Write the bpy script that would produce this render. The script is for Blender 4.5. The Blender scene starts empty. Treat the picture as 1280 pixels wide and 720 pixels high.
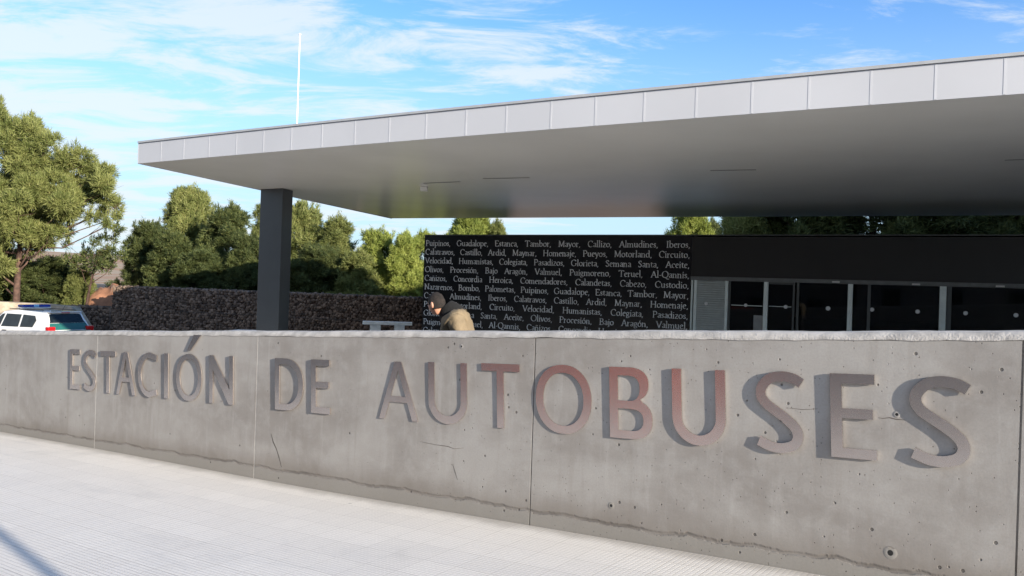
import bpy, bmesh, math, random
import numpy as np
from mathutils import Vector, Matrix
from mathutils.geometry import tessellate_polygon
rad = math.radians
sc = bpy.context.scene
COL = sc.collection

# ------------------------------------------------------------------ camera
EYE = 1.7
ROLL = rad(1.9)
cam = bpy.data.cameras.new('camera'); camo = bpy.data.objects.new('camera', cam); COL.objects.link(camo)
cam.sensor_width = 36; cam.lens = 28.125; cam.clip_start = 0.1; cam.clip_end = 4000
camo.matrix_world = Matrix.Translation((0, 0, EYE)) @ Matrix.Rotation(rad(90), 4, 'X') @ Matrix.Rotation(ROLL, 4, 'Z')
sc.camera = camo

# wall frame: D along the wall (to the right, uphill), N behind the wall
D = np.array([0.81498593, -0.57948074]); N = np.array([0.57948074, 0.81498593]); A0 = np.array([3.0569, 4.73])

# ------------------------------------------------------------------ light
SV = 5.5 * D - 1.0 * N
SV = Vector((SV[0], SV[1], 1.38)).normalized()
elev = math.asin(SV.z)
sun = bpy.data.lights.new('sun', 'SUN'); suno = bpy.data.objects.new('sun', sun); COL.objects.link(suno)
sun.energy = 4.9; sun.angle = rad(0.53); sun.color = (1.0, 0.90, 0.76)
suno.rotation_euler = SV.to_track_quat('Z', 'Y').to_euler(); suno.location = (30, -40, 30)

world = bpy.data.worlds.new('World'); sc.world = world; world.use_nodes = True
wt = world.node_tree; wn = wt.nodes; wl = wt.links
for n_ in list(wn): wn.remove(n_)
out = wn.new('ShaderNodeOutputWorld'); bg = wn.new('ShaderNodeBackground'); wl.new(bg.outputs[0], out.inputs[0])
sky = wn.new('ShaderNodeTexSky'); sky.sky_type = 'NISHITA'; sky.sun_disc = False
sky.sun_elevation = elev; sky.sun_rotation = math.atan2(SV.x, SV.y); sky.altitude = 300
sky.air_density = 1.0; sky.dust_density = 0.6; sky.ozone_density = 2.5
bg.inputs[1].default_value = 0.148
# thin cirrus, laid out on a high horizontal layer
tc = wn.new('ShaderNodeTexCoord'); sep = wn.new('ShaderNodeSeparateXYZ'); wl.new(tc.outputs['Generated'], sep.inputs[0])
def wmath(op, a, b=None, c=None):
    m = wn.new('ShaderNodeMath'); m.operation = op
    for i, x in enumerate((a, b, c)):
        if x is None: continue
        if isinstance(x, (int, float)): m.inputs[i].default_value = x
        else: wl.new(x, m.inputs[i])
    return m.outputs[0]
zc = wmath('ADD', wmath('MAXIMUM', sep.outputs[2], 0.0), 0.12)
cx = wmath('DIVIDE', sep.outputs[0], zc); cy = wmath('DIVIDE', sep.outputs[1], zc)
cmb = wn.new('ShaderNodeCombineXYZ'); wl.new(cx, cmb.inputs[0]); wl.new(cy, cmb.inputs[1])
mp = wn.new('ShaderNodeMapping'); wl.new(cmb.outputs[0], mp.inputs[0])
mp.inputs['Rotation'].default_value = (0, 0, rad(-38)); mp.inputs['Scale'].default_value = (0.75, 1.6, 1)
mp.inputs['Location'].default_value = (3.1, 1.2, 0)
def wnoise(vec, scale, det, rough, dist):
    t = wn.new('ShaderNodeTexNoise'); wl.new(vec, t.inputs['Vector'])
    t.inputs['Scale'].default_value = scale; t.inputs['Detail'].default_value = det
    t.inputs['Roughness'].default_value = rough; t.inputs['Distortion'].default_value = dist
    return t.outputs['Fac']
def wramp(x, a, b):
    m = wn.new('ShaderNodeMapRange'); m.interpolation_type = 'SMOOTHSTEP'; wl.new(x, m.inputs[0])
    m.inputs[1].default_value = a; m.inputs[2].default_value = b; return m.outputs[0]
n1 = wnoise(mp.outputs[0], 2.4, 11, 0.66, 0.45)
n2 = wnoise(cmb.outputs[0], 0.42, 3, 0.5, 0.3)
# more cloud towards the west (left), clearer blue in the east
side = wramp(wmath('DIVIDE', sep.outputs[0], wmath('MAXIMUM', sep.outputs[1], 0.2)), 0.55, -0.65)
cov = wmath('ADD', wmath('MULTIPLY', n1, 0.75), wmath('ADD', wmath('MULTIPLY', n2, 0.30), wmath('MULTIPLY', side, 0.13)))
cl = wmath('MULTIPLY', wramp(cov, 0.545, 0.70), 0.78)
mixc = wn.new('ShaderNodeMix'); mixc.data_type = 'RGBA'
veil = wmath('MULTIPLY', wramp(sep.outputs[2], 0.36, 0.04), 0.84)
wl.new(cl, mixc.inputs[0]); skt = wn.new('ShaderNodeMix'); skt.data_type = 'RGBA'; skt.blend_type = 'MULTIPLY'; skt.inputs[0].default_value = 1.0
wl.new(sky.outputs[0], skt.inputs[6]); skt.inputs[7].default_value = (0.50, 0.70, 0.92, 1); 
vl = wn.new('ShaderNodeMix'); vl.data_type = 'RGBA'; wl.new(veil, vl.inputs[0]); wl.new(skt.outputs[2], vl.inputs[6]); vl.inputs[7].default_value = (1.85, 2.42, 2.82, 1)
wl.new(vl.outputs[2], mixc.inputs[6])
mixc.inputs[7].default_value = (2.60, 2.78, 2.92, 1)
wl.new(mixc.outputs[2], bg.inputs[0])

sc.view_settings.view_transform = 'Standard'; sc.view_settings.look = 'None'
sc.view_settings.exposure = 1.20; sc.view_settings.gamma = 1.0; sc.view_settings.use_curve_mapping = False
try:
    sc.cycles.max_bounces = 8; sc.cycles.transparent_max_bounces = 12; sc.cycles.use_denoising = True
except Exception: pass

# ------------------------------------------------------------------ measuring helpers
F = 1000.0
def ray(u, v):
    x = (u - 640) / F; y = (360 - v) / F
    return np.array([x * math.cos(ROLL) - y * math.sin(ROLL), 1.0, x * math.sin(ROLL) + y * math.cos(ROLL)])
def P(u, v, Y):
    r = ray(u, v) * Y; r[2] += EYE; return r
def G(u, v, z):
    r = ray(u, v); q = r * ((z - EYE) / r[2]); q[2] += EYE; return q
def onplane(u, v, p0, nn):
    r = ray(u, v); t = (p0 @ nn) / (r[:2] @ nn); q = r * t; q[2] += EYE; return q
def WS(u, v=480):                       # pixel -> (s along wall, z)
    q = onplane(u, v, A0, N); return (q[:2] - A0) @ D, q[2]
def wp(s, n, z):
    q = A0 + D * s + N * n; return Vector((q[0], q[1], z))
SLOPE = 0.0577
def ztop(s): return 1.5417 + 0.058 * s
def zbase(s):                            # pavement height along the wall, slightly hollow
    sc_ = max(-30.0, min(20.0, s))
    return -0.098 + 0.0535 * sc_ - 0.028 * math.exp(-((s + 6.3) / 3.0) ** 2)

# ------------------------------------------------------------------ scene helpers
def tag(o, label=None, cat=None, group=None, kind=None):
    if label: o['label'] = label
    if cat: o['category'] = cat
    if group: o['group'] = group
    if kind: o['kind'] = kind
    return o
def thing(name, label, cat, loc=(0, 0, 0), rz=0, group=None):
    o = bpy.data.objects.new(name, None); COL.objects.link(o); o.location = loc; o.rotation_euler = (0, 0, rz)
    o.empty_display_size = 0.2
    return tag(o, label, cat, group)
def link(name, me, mat=None, parent=None, loc=None):
    o = bpy.data.objects.new(name, me); COL.objects.link(o)
    if mat is not None:
        for m in (mat if isinstance(mat, (list, tuple)) else [mat]): me.materials.append(m)
    if parent is not None: o.parent = parent
    if loc is not None: o.location = loc
    return o
def obj(name, bm, mat, parent=None, smooth=False, bevel=0, seg=2):
    me = bpy.data.meshes.new(name)
    bmesh.ops.recalc_face_normals(bm, faces=bm.faces)
    bm.to_mesh(me); bm.free()
    if smooth:
        for p in me.polygons: p.use_smooth = True
    o = link(name, me, mat, parent)
    if bevel:
        b = o.modifiers.new('bevel', 'BEVEL'); b.width = bevel; b.segments = seg; b.limit_method = 'ANGLE'
    return o
def box(bm, x0, x1, y0, y1, z0, z1, M=None):
    vs = [bm.verts.new((M @ Vector((x, y, z))) if M else (x, y, z)) for x in (x0, x1) for y in (y0, y1) for z in (z0, z1)]
    for f in ((0, 1, 3, 2), (4, 6, 7, 5), (0, 4, 5, 1), (2, 3, 7, 6), (0, 2, 6, 4), (1, 5, 7, 3)):
        bm.faces.new([vs[i] for i in f])
def boxobj(name, dims, mat, parent=None, bevel=0, M=None):
    bm = bmesh.new(); box(bm, *dims, M=M); return obj(name, bm, mat, parent, bevel=bevel)
def tube(bm, pts, rs, seg=10, cap=True):
    rings = []
    pts = [Vector(p) for p in pts]
    for i, p in enumerate(pts):
        d = (pts[min(i + 1, len(pts) - 1)] - pts[max(i - 1, 0)]).normalized()
        a = d.orthogonal().normalized() if abs(d.z) > 0.9 else d.cross(Vector((0, 0, 1))).normalized()
        if abs(d.z) > 0.9:
            a = Vector((1, 0, 0)); a = (a - d * a.dot(d)).normalized()
        b = d.cross(a)
        r = rs[i] if isinstance(rs, (list, tuple)) else rs
        rings.append([bm.verts.new(p + (a * math.cos(t) + b * math.sin(t)) * r) for t in [2 * math.pi * k / seg for k in range(seg)]])
    for i in range(len(rings) - 1):
        for k in range(seg):
            bm.faces.new((rings[i][k], rings[i][(k + 1) % seg], rings[i + 1][(k + 1) % seg], rings[i + 1][k]))
    if cap:
        bm.faces.new(rings[0][::-1]); bm.faces.new(rings[-1])
def prism(bm, outer, holes, f0, f1):
    """2-D outline (with holes) extruded between two mapping functions."""
    loops = [outer] + list(holes)
    tris = tessellate_polygon([[Vector((x, y, 0)) for x, y in l] for l in loops])
    flat = [p for l in loops for p in l]
    va = [bm.verts.new(f0(*p)) for p in flat]; vb = [bm.verts.new(f1(*p)) for p in flat]
    for t in tris:
        try:
            bm.faces.new([va[i] for i in t]); bm.faces.new([vb[i] for i in reversed(t)])
        except ValueError: pass
    k = 0
    for l in loops:
        m = len(l)
        for i in range(m):
            a, b = k + i, k + (i + 1) % m
            bm.faces.new((va[a], va[b], vb[b], vb[a]))
        k += m
def pydata(name, V, Fc, mat, parent=None, smooth=False):
    me = bpy.data.meshes.new(name); me.from_pydata([tuple(v) for v in V], [], [tuple(f) for f in Fc]); me.update()
    if smooth:
        for p in me.polygons: p.use_smooth = True
    return link(name, me, mat, parent)

# ------------------------------------------------------------------ materials
def M_(name):
    m = bpy.data.materials.new(name); m.use_nodes = True
    return m, m.node_tree.nodes, m.node_tree.links, m.node_tree.nodes['Principled BSDF']
class NB:
    """small node builder"""
    def __init__(s, name):
        s.m, s.n, s.l, s.b = M_(name)
        s.tc = s.n.new('ShaderNodeTexCoord')
    def co(s, which='Object', scale=(1, 1, 1), loc=(0, 0, 0), rot=(0, 0, 0)):
        mp = s.n.new('ShaderNodeMapping'); s.l.new(s.tc.outputs[which], mp.inputs[0])
        mp.inputs['Scale'].default_value = scale; mp.inputs['Location'].default_value = loc; mp.inputs['Rotation'].default_value = rot
        return mp.outputs[0]
    def noise(s, vec, scale, det=4, rough=0.5, dist=0.0):
        t = s.n.new('ShaderNodeTexNoise'); s.l.new(vec, t.inputs['Vector'])
        t.inputs['Scale'].default_value = scale; t.inputs['Detail'].default_value = det
        t.inputs['Roughness'].default_value = rough; t.inputs['Distortion'].default_value = dist
        return t.outputs['Fac']
    def vor(s, vec, scale, feature='F1', out='Distance', rnd=1.0):
        t = s.n.new('ShaderNodeTexVoronoi'); t.feature = feature; s.l.new(vec, t.inputs['Vector'])
        t.inputs['Scale'].default_value = scale; t.inputs['Randomness'].default_value = rnd
        return t.outputs[out]
    def math(s, op, a, b=None, c=None):
        m = s.n.new('ShaderNodeMath'); m.operation = op
        for i, x in enumerate((a, b, c)):
            if x is None: continue
            if isinstance(x, (int, float)): m.inputs[i].default_value = x
            else: s.l.new(x, m.inputs[i])
        return m.outputs[0]
    def rng(s, x, a, b, c=0.0, d=1.0, smooth=True):
        m = s.n.new('ShaderNodeMapRange'); s.l.new(x, m.inputs[0])
        if smooth: m.interpolation_type = 'SMOOTHSTEP'
        m.inputs[1].default_value = a; m.inputs[2].default_value = b; m.inputs[3].default_value = c; m.inputs[4].default_value = d
        return m.outputs[0]
    def mix(s, fac, a, b, mode='MIX'):
        m = s.n.new('ShaderNodeMix'); m.data_type = 'RGBA'; m.blend_type = mode
        for i, x in ((0, fac), (6, a), (7, b)):
            if isinstance(x, (int, float)): m.inputs[i].default_value = x
            elif isinstance(x, tuple): m.inputs[i].default_value = (*x, 1) if len(x) == 3 else x
            else: s.l.new(x, m.inputs[i])
        return m.outputs[2]
    def sep(s, vec):
        t = s.n.new('ShaderNodeSeparateXYZ'); s.l.new(vec, t.inputs[0]); return t.outputs
    def set(s, col=None, rough=None, metal=None, spec=None, bump=None, bstr=0.3, bdist=0.01, coat=None):
        for k, x in (('Base Color', col), ('Roughness', rough), ('Metallic', metal), ('Specular IOR Level', spec), ('Coat Weight', coat)):
            if x is None: continue
            if isinstance(x, (int, float)): s.b.inputs[k].default_value = x
            elif isinstance(x, tuple): s.b.inputs[k].default_value = (*x, 1)
            else: s.l.new(x, s.b.inputs[k])
        if bump is not None:
            bp = s.n.new('ShaderNodeBump'); bp.inputs['Strength'].default_value = bstr; bp.inputs['Distance'].default_value = bdist
            s.l.new(bump, bp.inputs['Height']); s.l.new(bp.outputs[0], s.b.inputs['Normal'])
        return s.m
def simple(name, col, rough=0.5, metal=0.0, var=0.12, scale=6, bump=0.0, spec=0.5, coat=None):
    b = NB(name); v = b.co(); n = b.noise(v, scale, 5, 0.6)
    c = b.mix(b.rng(n, 0.3, 0.7), tuple(x * (1 - var) for x in col), tuple(min(1, x * (1 + var)) for x in col))
    return b.set(col=c, rough=rough, metal=metal, spec=spec, bump=(b.noise(v, scale * 8, 4) if bump else None), bstr=bump, coat=coat)

def concrete():
    b = NB('board_cast_concrete'); v = b.co(); x, y, z = b.sep(v)      # x along the wall, z up the wall
    big = b.noise(b.co(scale=(0.6, 1, 1.0)), 1.1, 5, 0.6, 0.4)
    mid = b.noise(v, 5.0, 6, 0.65, 0.3)
    fine = b.noise(v, 70, 4, 0.7)
    streak = b.noise(b.co(scale=(5.5, 1, 0.45)), 1.6, 5, 0.6, 0.2)
    c = b.mix(b.rng(big, 0.35, 0.65), (0.262, 0.243, 0.224), (0.362, 0.346, 0.325))
    c = b.mix(b.math('MULTIPLY', b.rng(mid, 0.42, 0.72), 0.45), c, (0.40, 0.388, 0.37))
    c = b.mix(b.math('MULTIPLY', b.rng(streak, 0.52, 0.75), 0.34), c, (0.24, 0.215, 0.19))
    c = b.mix(b.math('MULTIPLY', b.rng(streak, 0.46, 0.28), 0.30), c, (0.45, 0.435, 0.415))
    # damp, dirty foot of the wall with its own ragged edge
    wob = b.noise(b.co(scale=(1, 1, 0.2)), 1.4, 7, 0.7, 0.4)
    h = b.math('SUBTRACT', z, b.math('MULTIPLY', b.math('SUBTRACT', wob, 0.5), 0.34))
    foot = b.rng(h, 0.36, 0.10)
    c = b.mix(b.math('MULTIPLY', foot, 0.62), c, (0.19, 0.165, 0.14))
    # pour line just above the pavement
    h2 = b.math('SUBTRACT', z, b.math('MULTIPLY', b.math('SUBTRACT', b.noise(b.co(scale=(1, 1, 0.1)), 2.3, 8, 0.62), 0.5), 0.13))
    line = b.math('MULTIPLY', b.rng(h2, 0.118, 0.128), b.rng(h2, 0.156, 0.136))
    c = b.mix(b.math('MULTIPLY', line, b.rng(b.noise(v, 3.5, 5), 0.38, 0.66, 0.0, 0.48)), c, (0.09, 0.08, 0.07))
    low = b.rng(h2, 0.125, 0.11)
    c = b.mix(b.math('MULTIPLY', low, 0.55), c, (0.31, 0.30, 0.275))
    # blow holes, more of them to the right
    vv = b.co(scale=(1, 0.0, 1)); hole = b.vor(vv, 13.0); hc = b.vor(vv, 13.0, out='Color'); hr, hg, hb = b.sep(hc)
    dens = b.rng(x, -5.5, -2.5, 0.12, 0.55)
    on = b.math('LESS_THAN', hr, dens)
    size = b.math('MULTIPLY_ADD', hg, 0.10, 0.045)
    pit = b.math('MULTIPLY', on, b.rng(b.math('DIVIDE', hole, size), 1.15, 0.75))
    hole2 = b.vor(vv, 33.0); h2r, _, _ = b.sep(b.vor(vv, 33.0, out='Color'))
    pit2 = b.math('MULTIPLY', b.math('LESS_THAN', h2r, b.rng(x, -6, -2, 0.06, 0.30)), b.rng(hole2, 0.17, 0.09))
    pits = b.math('MAXIMUM', pit, b.math('MULTIPLY', pit2, 0.8))
    c = b.mix(b.math('MULTIPLY', pits, 0.75), c, (0.05, 0.045, 0.04))
    c = b.mix(b.math('MULTIPLY', b.rng(fine, 0.35, 0.7), 0.18), c, (0.17, 0.16, 0.15))
    # hairline cracks
    ck = b.vor(b.co(scale=(0.35, 0.0, 0.8), loc=(0.3, 0, 0.4)), 1.0, feature='DISTANCE_TO_EDGE')
    bump = b.math('ADD', b.math('MULTIPLY', mid, 0.25), b.math('MULTIPLY', fine, 0.12))
    bump = b.math('SUBTRACT', bump, b.math('MULTIPLY', pits, 1.2))
    bump = b.math('SUBTRACT', bump, b.math('MULTIPLY', line, 0.8))
    return b.set(col=c, rough=0.8, spec=0.35, bump=bump, bstr=0.8, bdist=0.008)
def pavers():
    b = NB('small_square_paving_tiles'); v = b.co()
    br = b.n.new('ShaderNodeTexBrick'); b.l.new(b.co(), br.inputs['Vector'])
    br.offset = 0.0; br.inputs['Scale'].default_value = 1.0; br.inputs['Brick Width'].default_value = 0.30; br.inputs['Row Height'].default_value = 0.30
    br.inputs['Mortar Size'].default_value = 0.004; br.inputs['Mortar Smooth'].default_value = 0.3
    br.inputs['Color1'].default_value = (0.76, 0.72, 0.66, 1); br.inputs['Color2'].default_value = (0.78, 0.74, 0.68, 1); br.inputs['Mortar'].default_value = (0.64, 0.60, 0.545, 1)
    b2 = b.n.new('ShaderNodeTexBrick'); b.l.new(b.co(), b2.inputs['Vector']); b2.offset = 0.0
    b2.inputs['Scale'].default_value = 1.0; b2.inputs['Brick Width'].default_value = 0.0375; b2.inputs['Row Height'].default_value = 0.0375
    b2.inputs['Mortar Size'].default_value = 0.0045; b2.inputs['Mortar Smooth'].default_value = 0.6
    for k in ('Color1', 'Color2'): b2.inputs[k].default_value = (1, 1, 1, 1)
    b2.inputs['Mortar'].default_value = (0.80, 0.79, 0.785, 1)
    c = b.mix(1.0, br.outputs['Color'], b2.outputs['Color'], 'MULTIPLY')
    st = b.noise(v, 0.9, 6, 0.65, 0.5); c = b.mix(b.math('MULTIPLY', b.rng(st, 0.54, 0.72), 0.30), c, (0.47, 0.45, 0.42))
    f = b.noise(v, 45, 4, 0.7); c = b.mix(b.math('MULTIPLY', b.rng(f, 0.4, 0.75), 0.20), c, (0.42, 0.40, 0.38))
    per = b.n.new('ShaderNodeTexBrick'); b.l.new(b.co(), per.inputs['Vector']); per.offset = 0.5; per.inputs['Scale'].default_value = 1.0
    per.inputs['Brick Width'].default_value = 1.2; per.inputs['Row Height'].default_value = 0.30; per.inputs['Mortar Size'].default_value = 0.0
    per.inputs['Color1'].default_value = (0.93, 0.93, 0.935, 1); per.inputs['Color2'].default_value = (1, 1, 1, 1)
    c = b.mix(0.8, c, per.outputs['Color'], 'MULTIPLY')
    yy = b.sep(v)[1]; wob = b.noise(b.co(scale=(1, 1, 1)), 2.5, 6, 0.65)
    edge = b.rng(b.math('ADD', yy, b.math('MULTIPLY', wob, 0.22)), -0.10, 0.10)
    c = b.mix(b.math('MULTIPLY', edge, 0.65), c, (0.30, 0.275, 0.245))  # shade along the wall base, painted into the tile colour
    sp = b.vor(v, 2.2); sr, _g, _b = b.sep(b.vor(v, 2.2, out='Color'))
    g2 = b.noise(b.co(scale=(0.35, 1.2, 1), rot=(0, 0, .3)), 1.2, 7, 0.7, 0.6)
    c = b.mix(b.math('MULTIPLY', b.rng(g2, 0.52, 0.74), 0.30), c, (0.46, 0.45, 0.44))
    c = b.mix(b.math('MULTIPLY', b.math('MULTIPLY', b.math('LESS_THAN', sr, 0.22), b.rng(sp, 0.05, 0.03)), 0.5), c, (0.25, 0.24, 0.23))
    hgt = b.math('ADD', b.math('MULTIPLY', b2.outputs['Fac'], -1.0), b.math('MULTIPLY', br.outputs['Fac'], -1.0))
    return b.set(col=c, rough=0.75, spec=0.3, bump=hgt, bstr=0.6, bdist=0.004)
def ground_mat():
    b = NB('dry_sandy_soil'); v = b.co(); n = b.noise(v, 0.12, 6, 0.6); n2 = b.noise(v, 3, 6, 0.7)
    c = b.mix(b.rng(n, 0.4, 0.62), (0.30, 0.155, 0.085), (0.31, 0.245, 0.17))
    c = b.mix(b.math('MULTIPLY', b.rng(n2, 0.5, 0.7), 0.5), c, (0.10, 0.11, 0.045))
    return b.set(col=c, rough=0.95, bump=n2, bstr=0.6, bdist=0.05)
def asphalt():
    b = NB('asphalt'); v = b.co(); n = b.noise(v, 60, 4, 0.8); m = b.noise(v, 0.8, 4)
    c = b.mix(b.rng(n, 0.3, 0.7), (0.035, 0.035, 0.037), (0.065, 0.064, 0.062)); c = b.mix(b.math('MULTIPLY', b.rng(m, 0.5, 0.7), 0.4), c, (0.08, 0.078, 0.074))
    return b.set(col=c, rough=0.85, bump=n, bstr=0.5, bdist=0.005)
def leaf(name, ca, cb, cc):
    b = NB(name); v = b.co(); n = b.noise(v, 1.3, 4, 0.6); n2 = b.noise(v, 9, 2, 0.5)
    oi = b.n.new('ShaderNodeObjectInfo')
    c = b.mix(b.rng(n, 0.35, 0.65), ca, cb); c = b.mix(b.math('MULTIPLY', b.rng(n2, 0.5, 0.72), 0.7), c, cc)
    c = b.mix(b.math('MULTIPLY', oi.outputs['Random'], 0.35), c, tuple(0.75 * x for x in ca))
    b.set(col=c, rough=0.6, spec=0.25)
    tr = b.n.new('ShaderNodeBsdfTranslucent'); b.l.new(c, tr.inputs['Color'])
    ms = b.n.new('ShaderNodeMixShader'); ms.inputs[0].default_value = 0.38
    b.l.new(b.b.outputs[0], ms.inputs[1]); b.l.new(tr.outputs[0], ms.inputs[2])
    b.l.new(ms.outputs[0], b.n['Material Output'].inputs[0])
    return b.m
def metal_panel(name, col, rough):
    b = NB(name); v = b.co(); n = b.noise(b.co(scale=(0.3, 8, 8)), 3, 4); m = b.noise(v, 0.5, 3)
    c = b.mix(b.rng(m, 0.3, 0.7), tuple(x * .96 for x in col), tuple(x * 1.03 for x in col))
    r = b.rng(n, 0.3, 0.7, rough * 0.97, rough * 1.04)
    return b.set(col=c, rough=r, spec=0.5, bump=m, bstr=0.03, bdist=0.02)
def glass(name, tint, alpha):
    b = NB(name)
    b.set(col=tint, rough=0.02, spec=0.5)
    tr = b.n.new('ShaderNodeBsdfTransparent'); tr.inputs[0].default_value = (*[min(1, t * 6 + 0.5) for t in tint], 1)
    ms = b.n.new('ShaderNodeMixShader'); ms.inputs[0].default_value = alpha
    b.l.new(tr.outputs[0], ms.inputs[1]); b.l.new(b.b.outputs[0], ms.inputs[2]); b.l.new(ms.outputs[0], b.n['Material Output'].inputs[0])
    return b.m
def brushed():
    b = NB('satin_stainless_steel'); m = b.noise(b.co(), 5, 5, .6); g_ = b.noise(b.co(), 70, 3, .6)
    c = b.mix(b.rng(m, 0.35, 0.65), (0.70, 0.62, 0.565), (0.73, 0.655, 0.60))
    return b.set(col=c, metal=1.0, rough=0.27)

MC = concrete(); MCAP = simple('pale_trowelled_mortar', (0.41, 0.39, 0.365), 0.85, var=0.22, scale=9, bump=0.5)
MPAV = pavers(); MGR = ground_mat(); MAS = asphalt()
MSTEEL = brushed()
MFASC = metal_panel('light_grey_composite_panel', (0.49, 0.50, 0.53), 0.5)
MSOF = metal_panel('satin_soffit_sheet', (0.80, 0.79, 0.75), 0.24)
MTRIM = simple('zinc_edge_trim', (0.42, 0.43, 0.44), 0.5, 0.2, var=0.05)
MJOINT = simple('panel_edge_white_bead', (0.52, 0.53, 0.56), 0.5, var=0.03)
MCOLD = simple('dark_grey_painted_steel', (0.048, 0.055, 0.061), 0.4, var=0.06, scale=2)
MBLK = simple('black_glossy_cladding', (0.008, 0.008, 0.009), 0.22, var=0.1, scale=1)
MBLK2 = simple('matt_black_cladding', (0.012, 0.012, 0.012), 0.4, var=0.1, scale=1)
MTXT = simple('pale_grey_lettering', (0.78, 0.78, 0.78), 0.6, var=0.15, scale=3)
MALU = simple('anodised_aluminium_frame', (0.78, 0.86, 0.84), 0.45, 0.1, var=0.06)
MALUD = simple('dark_anodised_frame', (0.10, 0.11, 0.11), 0.4, 0.3, var=0.06)
MLOUV = simple('grey_louvre_metal', (0.60, 0.64, 0.63), 0.45, 0.2, var=0.06)
MGLS = glass('dark_tinted_glass', (0.01, 0.012, 0.012), 0.55)
MDOT = simple('white_sticker', (0.75, 0.75, 0.75), 0.5, var=0.04)
MINT = simple('dim_interior_paint', (0.30, 0.30, 0.28), 0.8, var=0.1)
MWHT = simple('white_plastic', (0.75, 0.75, 0.72), 0.4, var=0.03)
MBEN = simple('cast_white_concrete', (0.85, 0.85, 0.82), 0.7, var=0.1, bump=0.2)
MBARK = simple('reddish_pine_bark', (0.075, 0.042, 0.030), 0.9, var=0.5, scale=5, bump=0.9)
LF_A = leaf('pine_needles_light', (0.14, 0.17, 0.048), (0.255, 0.275, 0.09), (0.42, 0.40, 0.17))
LF_B = leaf('pine_needles_dark', (0.055, 0.078, 0.028), (0.115, 0.14, 0.045), (0.28, 0.28, 0.095))  # dark needles; on trees standing in shade, the shade is in this colour
LF_C = leaf('pine_needles_yellow', (0.19, 0.24, 0.05), (0.33, 0.37, 0.09), (0.46, 0.47, 0.15))

# ------------------------------------------------------------------ ground
def grid(name, f, us, vs, mat, kind='structure', smooth=True):
    V = []; Fc = []
    for a in us:
        for b in vs: V.append(f(a, b))
    m = len(vs)
    for i in range(len(us) - 1):
        for j in range(m - 1): Fc.append((i * m + j, (i + 1) * m + j, (i + 1) * m + j + 1, i * m + j + 1))
    o = pydata(name, V, Fc, mat, smooth=smooth)
    if kind: o['kind'] = kind
    return o
def sm(x, a, b):
    t = max(0, min(1, (x - a) / (b - a))); return t * t * (3 - 2 * t)
def terrain_z(s, n):
    front = zbase(s) - 0.30
    x, y = (A0 + D * s + N * n)
    zp = -0.05 - 1.30 * sm(x, -8.5, -12.5) * (1 - sm(y, 36, 42))
    zp -= .55 * sm(y, 26.6, 27.4) * (1 - sm(y, 36, 42)) * (1 - sm(x, -1, 3)) * sm(x, -12.5, -9)
    d = math.hypot(x, y)
    far = 7.0 * sm(d, 70, 260) + 1.2 * math.sin(x * .03 + 1) * sm(d, 60, 120)
    bank = 1.1 * sm(y, 38, 44) * sm(x, -12, -18)
    t = sm(n, 0.05, 0.25)
    return front * (1 - t) * (1 - 0) + t * (zp) + (far + bank) * (1 if n > 0 else sm(d, 80, 200))
def axis(lims):
    out_ = []
    for a, b, st in lims:
        k = max(1, int(round((b - a) / st))); out_ += [a + (b - a) * i / k for i in range(k)]
    return out_ + [lims[-1][1]]
S_ = axis([(-900, -200, 70), (-200, -60, 14), (-60, 30, 1.5), (30, 120, 15), (120, 900, 80)])
N_ = axis([(-900, -150, 75), (-150, -30, 12), (-30, 0.05, 2), (0.05, 0.3, 0.25), (0.3, 60, 1.5), (60, 200, 10), (200, 900, 70)])
def f_ter(s, n):
    q = A0 + D * s + N * n; return (q[0], q[1], terrain_z(s, n))
grid('ground', f_ter, S_, N_, MGR)

wallrot = math.atan2(D[1], D[0])
def wallframe(o, z=0.0, tilt=True):
    """object whose local x runs up along the wall, y behind it"""
    X = Vector((D[0], D[1], SLOPE if tilt else 0)).normalized(); Yv = Vector((N[0], N[1], 0)); Z = X.cross(Yv).normalized()
    o.matrix_world = Matrix(((X.x, Yv.x, Z.x, A0[0]), (X.y, Yv.y, Z.y, A0[1]), (X.z, Yv.z, Z.z, z), (0, 0, 0, 1)))
    return o
# pavement, kerb, road: built in level wall coordinates (x = s, y = n)
def strip(name, n0, n1, dz, mat, s0=-60, s1=30, nn=2, thick=None):
    V = []; Fc = []; ss = axis([(s0, s1, 0.5)]); ns = axis([(n0, n1, (n1 - n0) / nn)])
    for s in ss:
        for n in ns: V.append((s, n, zbase(s) + dz))
    m = len(ns)
    for i in range(len(ss) - 1):
        for j in range(m - 1): Fc.append((i * m + j, (i + 1) * m + j, (i + 1) * m + j + 1, i * m + j + 1))
    if thick:
        k = len(V); V += [(v[0], v[1], v[2] - thick) for v in V]
        for i in range(len(ss) - 1):
            a, b = i * m, (i + 1) * m; Fc.append((a, a + k, b + k, b)); a += m - 1; b += m - 1; Fc.append((a, b, b + k, a + k))
    o = pydata(name, V, Fc, mat, smooth=False); wallframe(o, 0, tilt=False); o['kind'] = 'structure'; return o
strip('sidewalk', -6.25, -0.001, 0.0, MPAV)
strip('kerb', -6.40, -6.2501, 0.0, simple('kerb_concrete', (0.36, 0.35, 0.33), 0.8, bump=0.3), thick=0.28)
strip('road', -15.0, -6.401, -0.13, MAS)
strip('road_marking', -10.6, -10.5, -0.125, simple('white_road_paint', (0.7, 0.7, 0.68), 0.7))
strip('far_kerb', -15.2, -15.0001, 0.0, simple('kerb_concrete_far', (0.36, 0.35, 0.33), 0.8), thick=0.28)
strip('far_sidewalk', -18.0, -15.2001, -0.004, MPAV)
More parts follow.
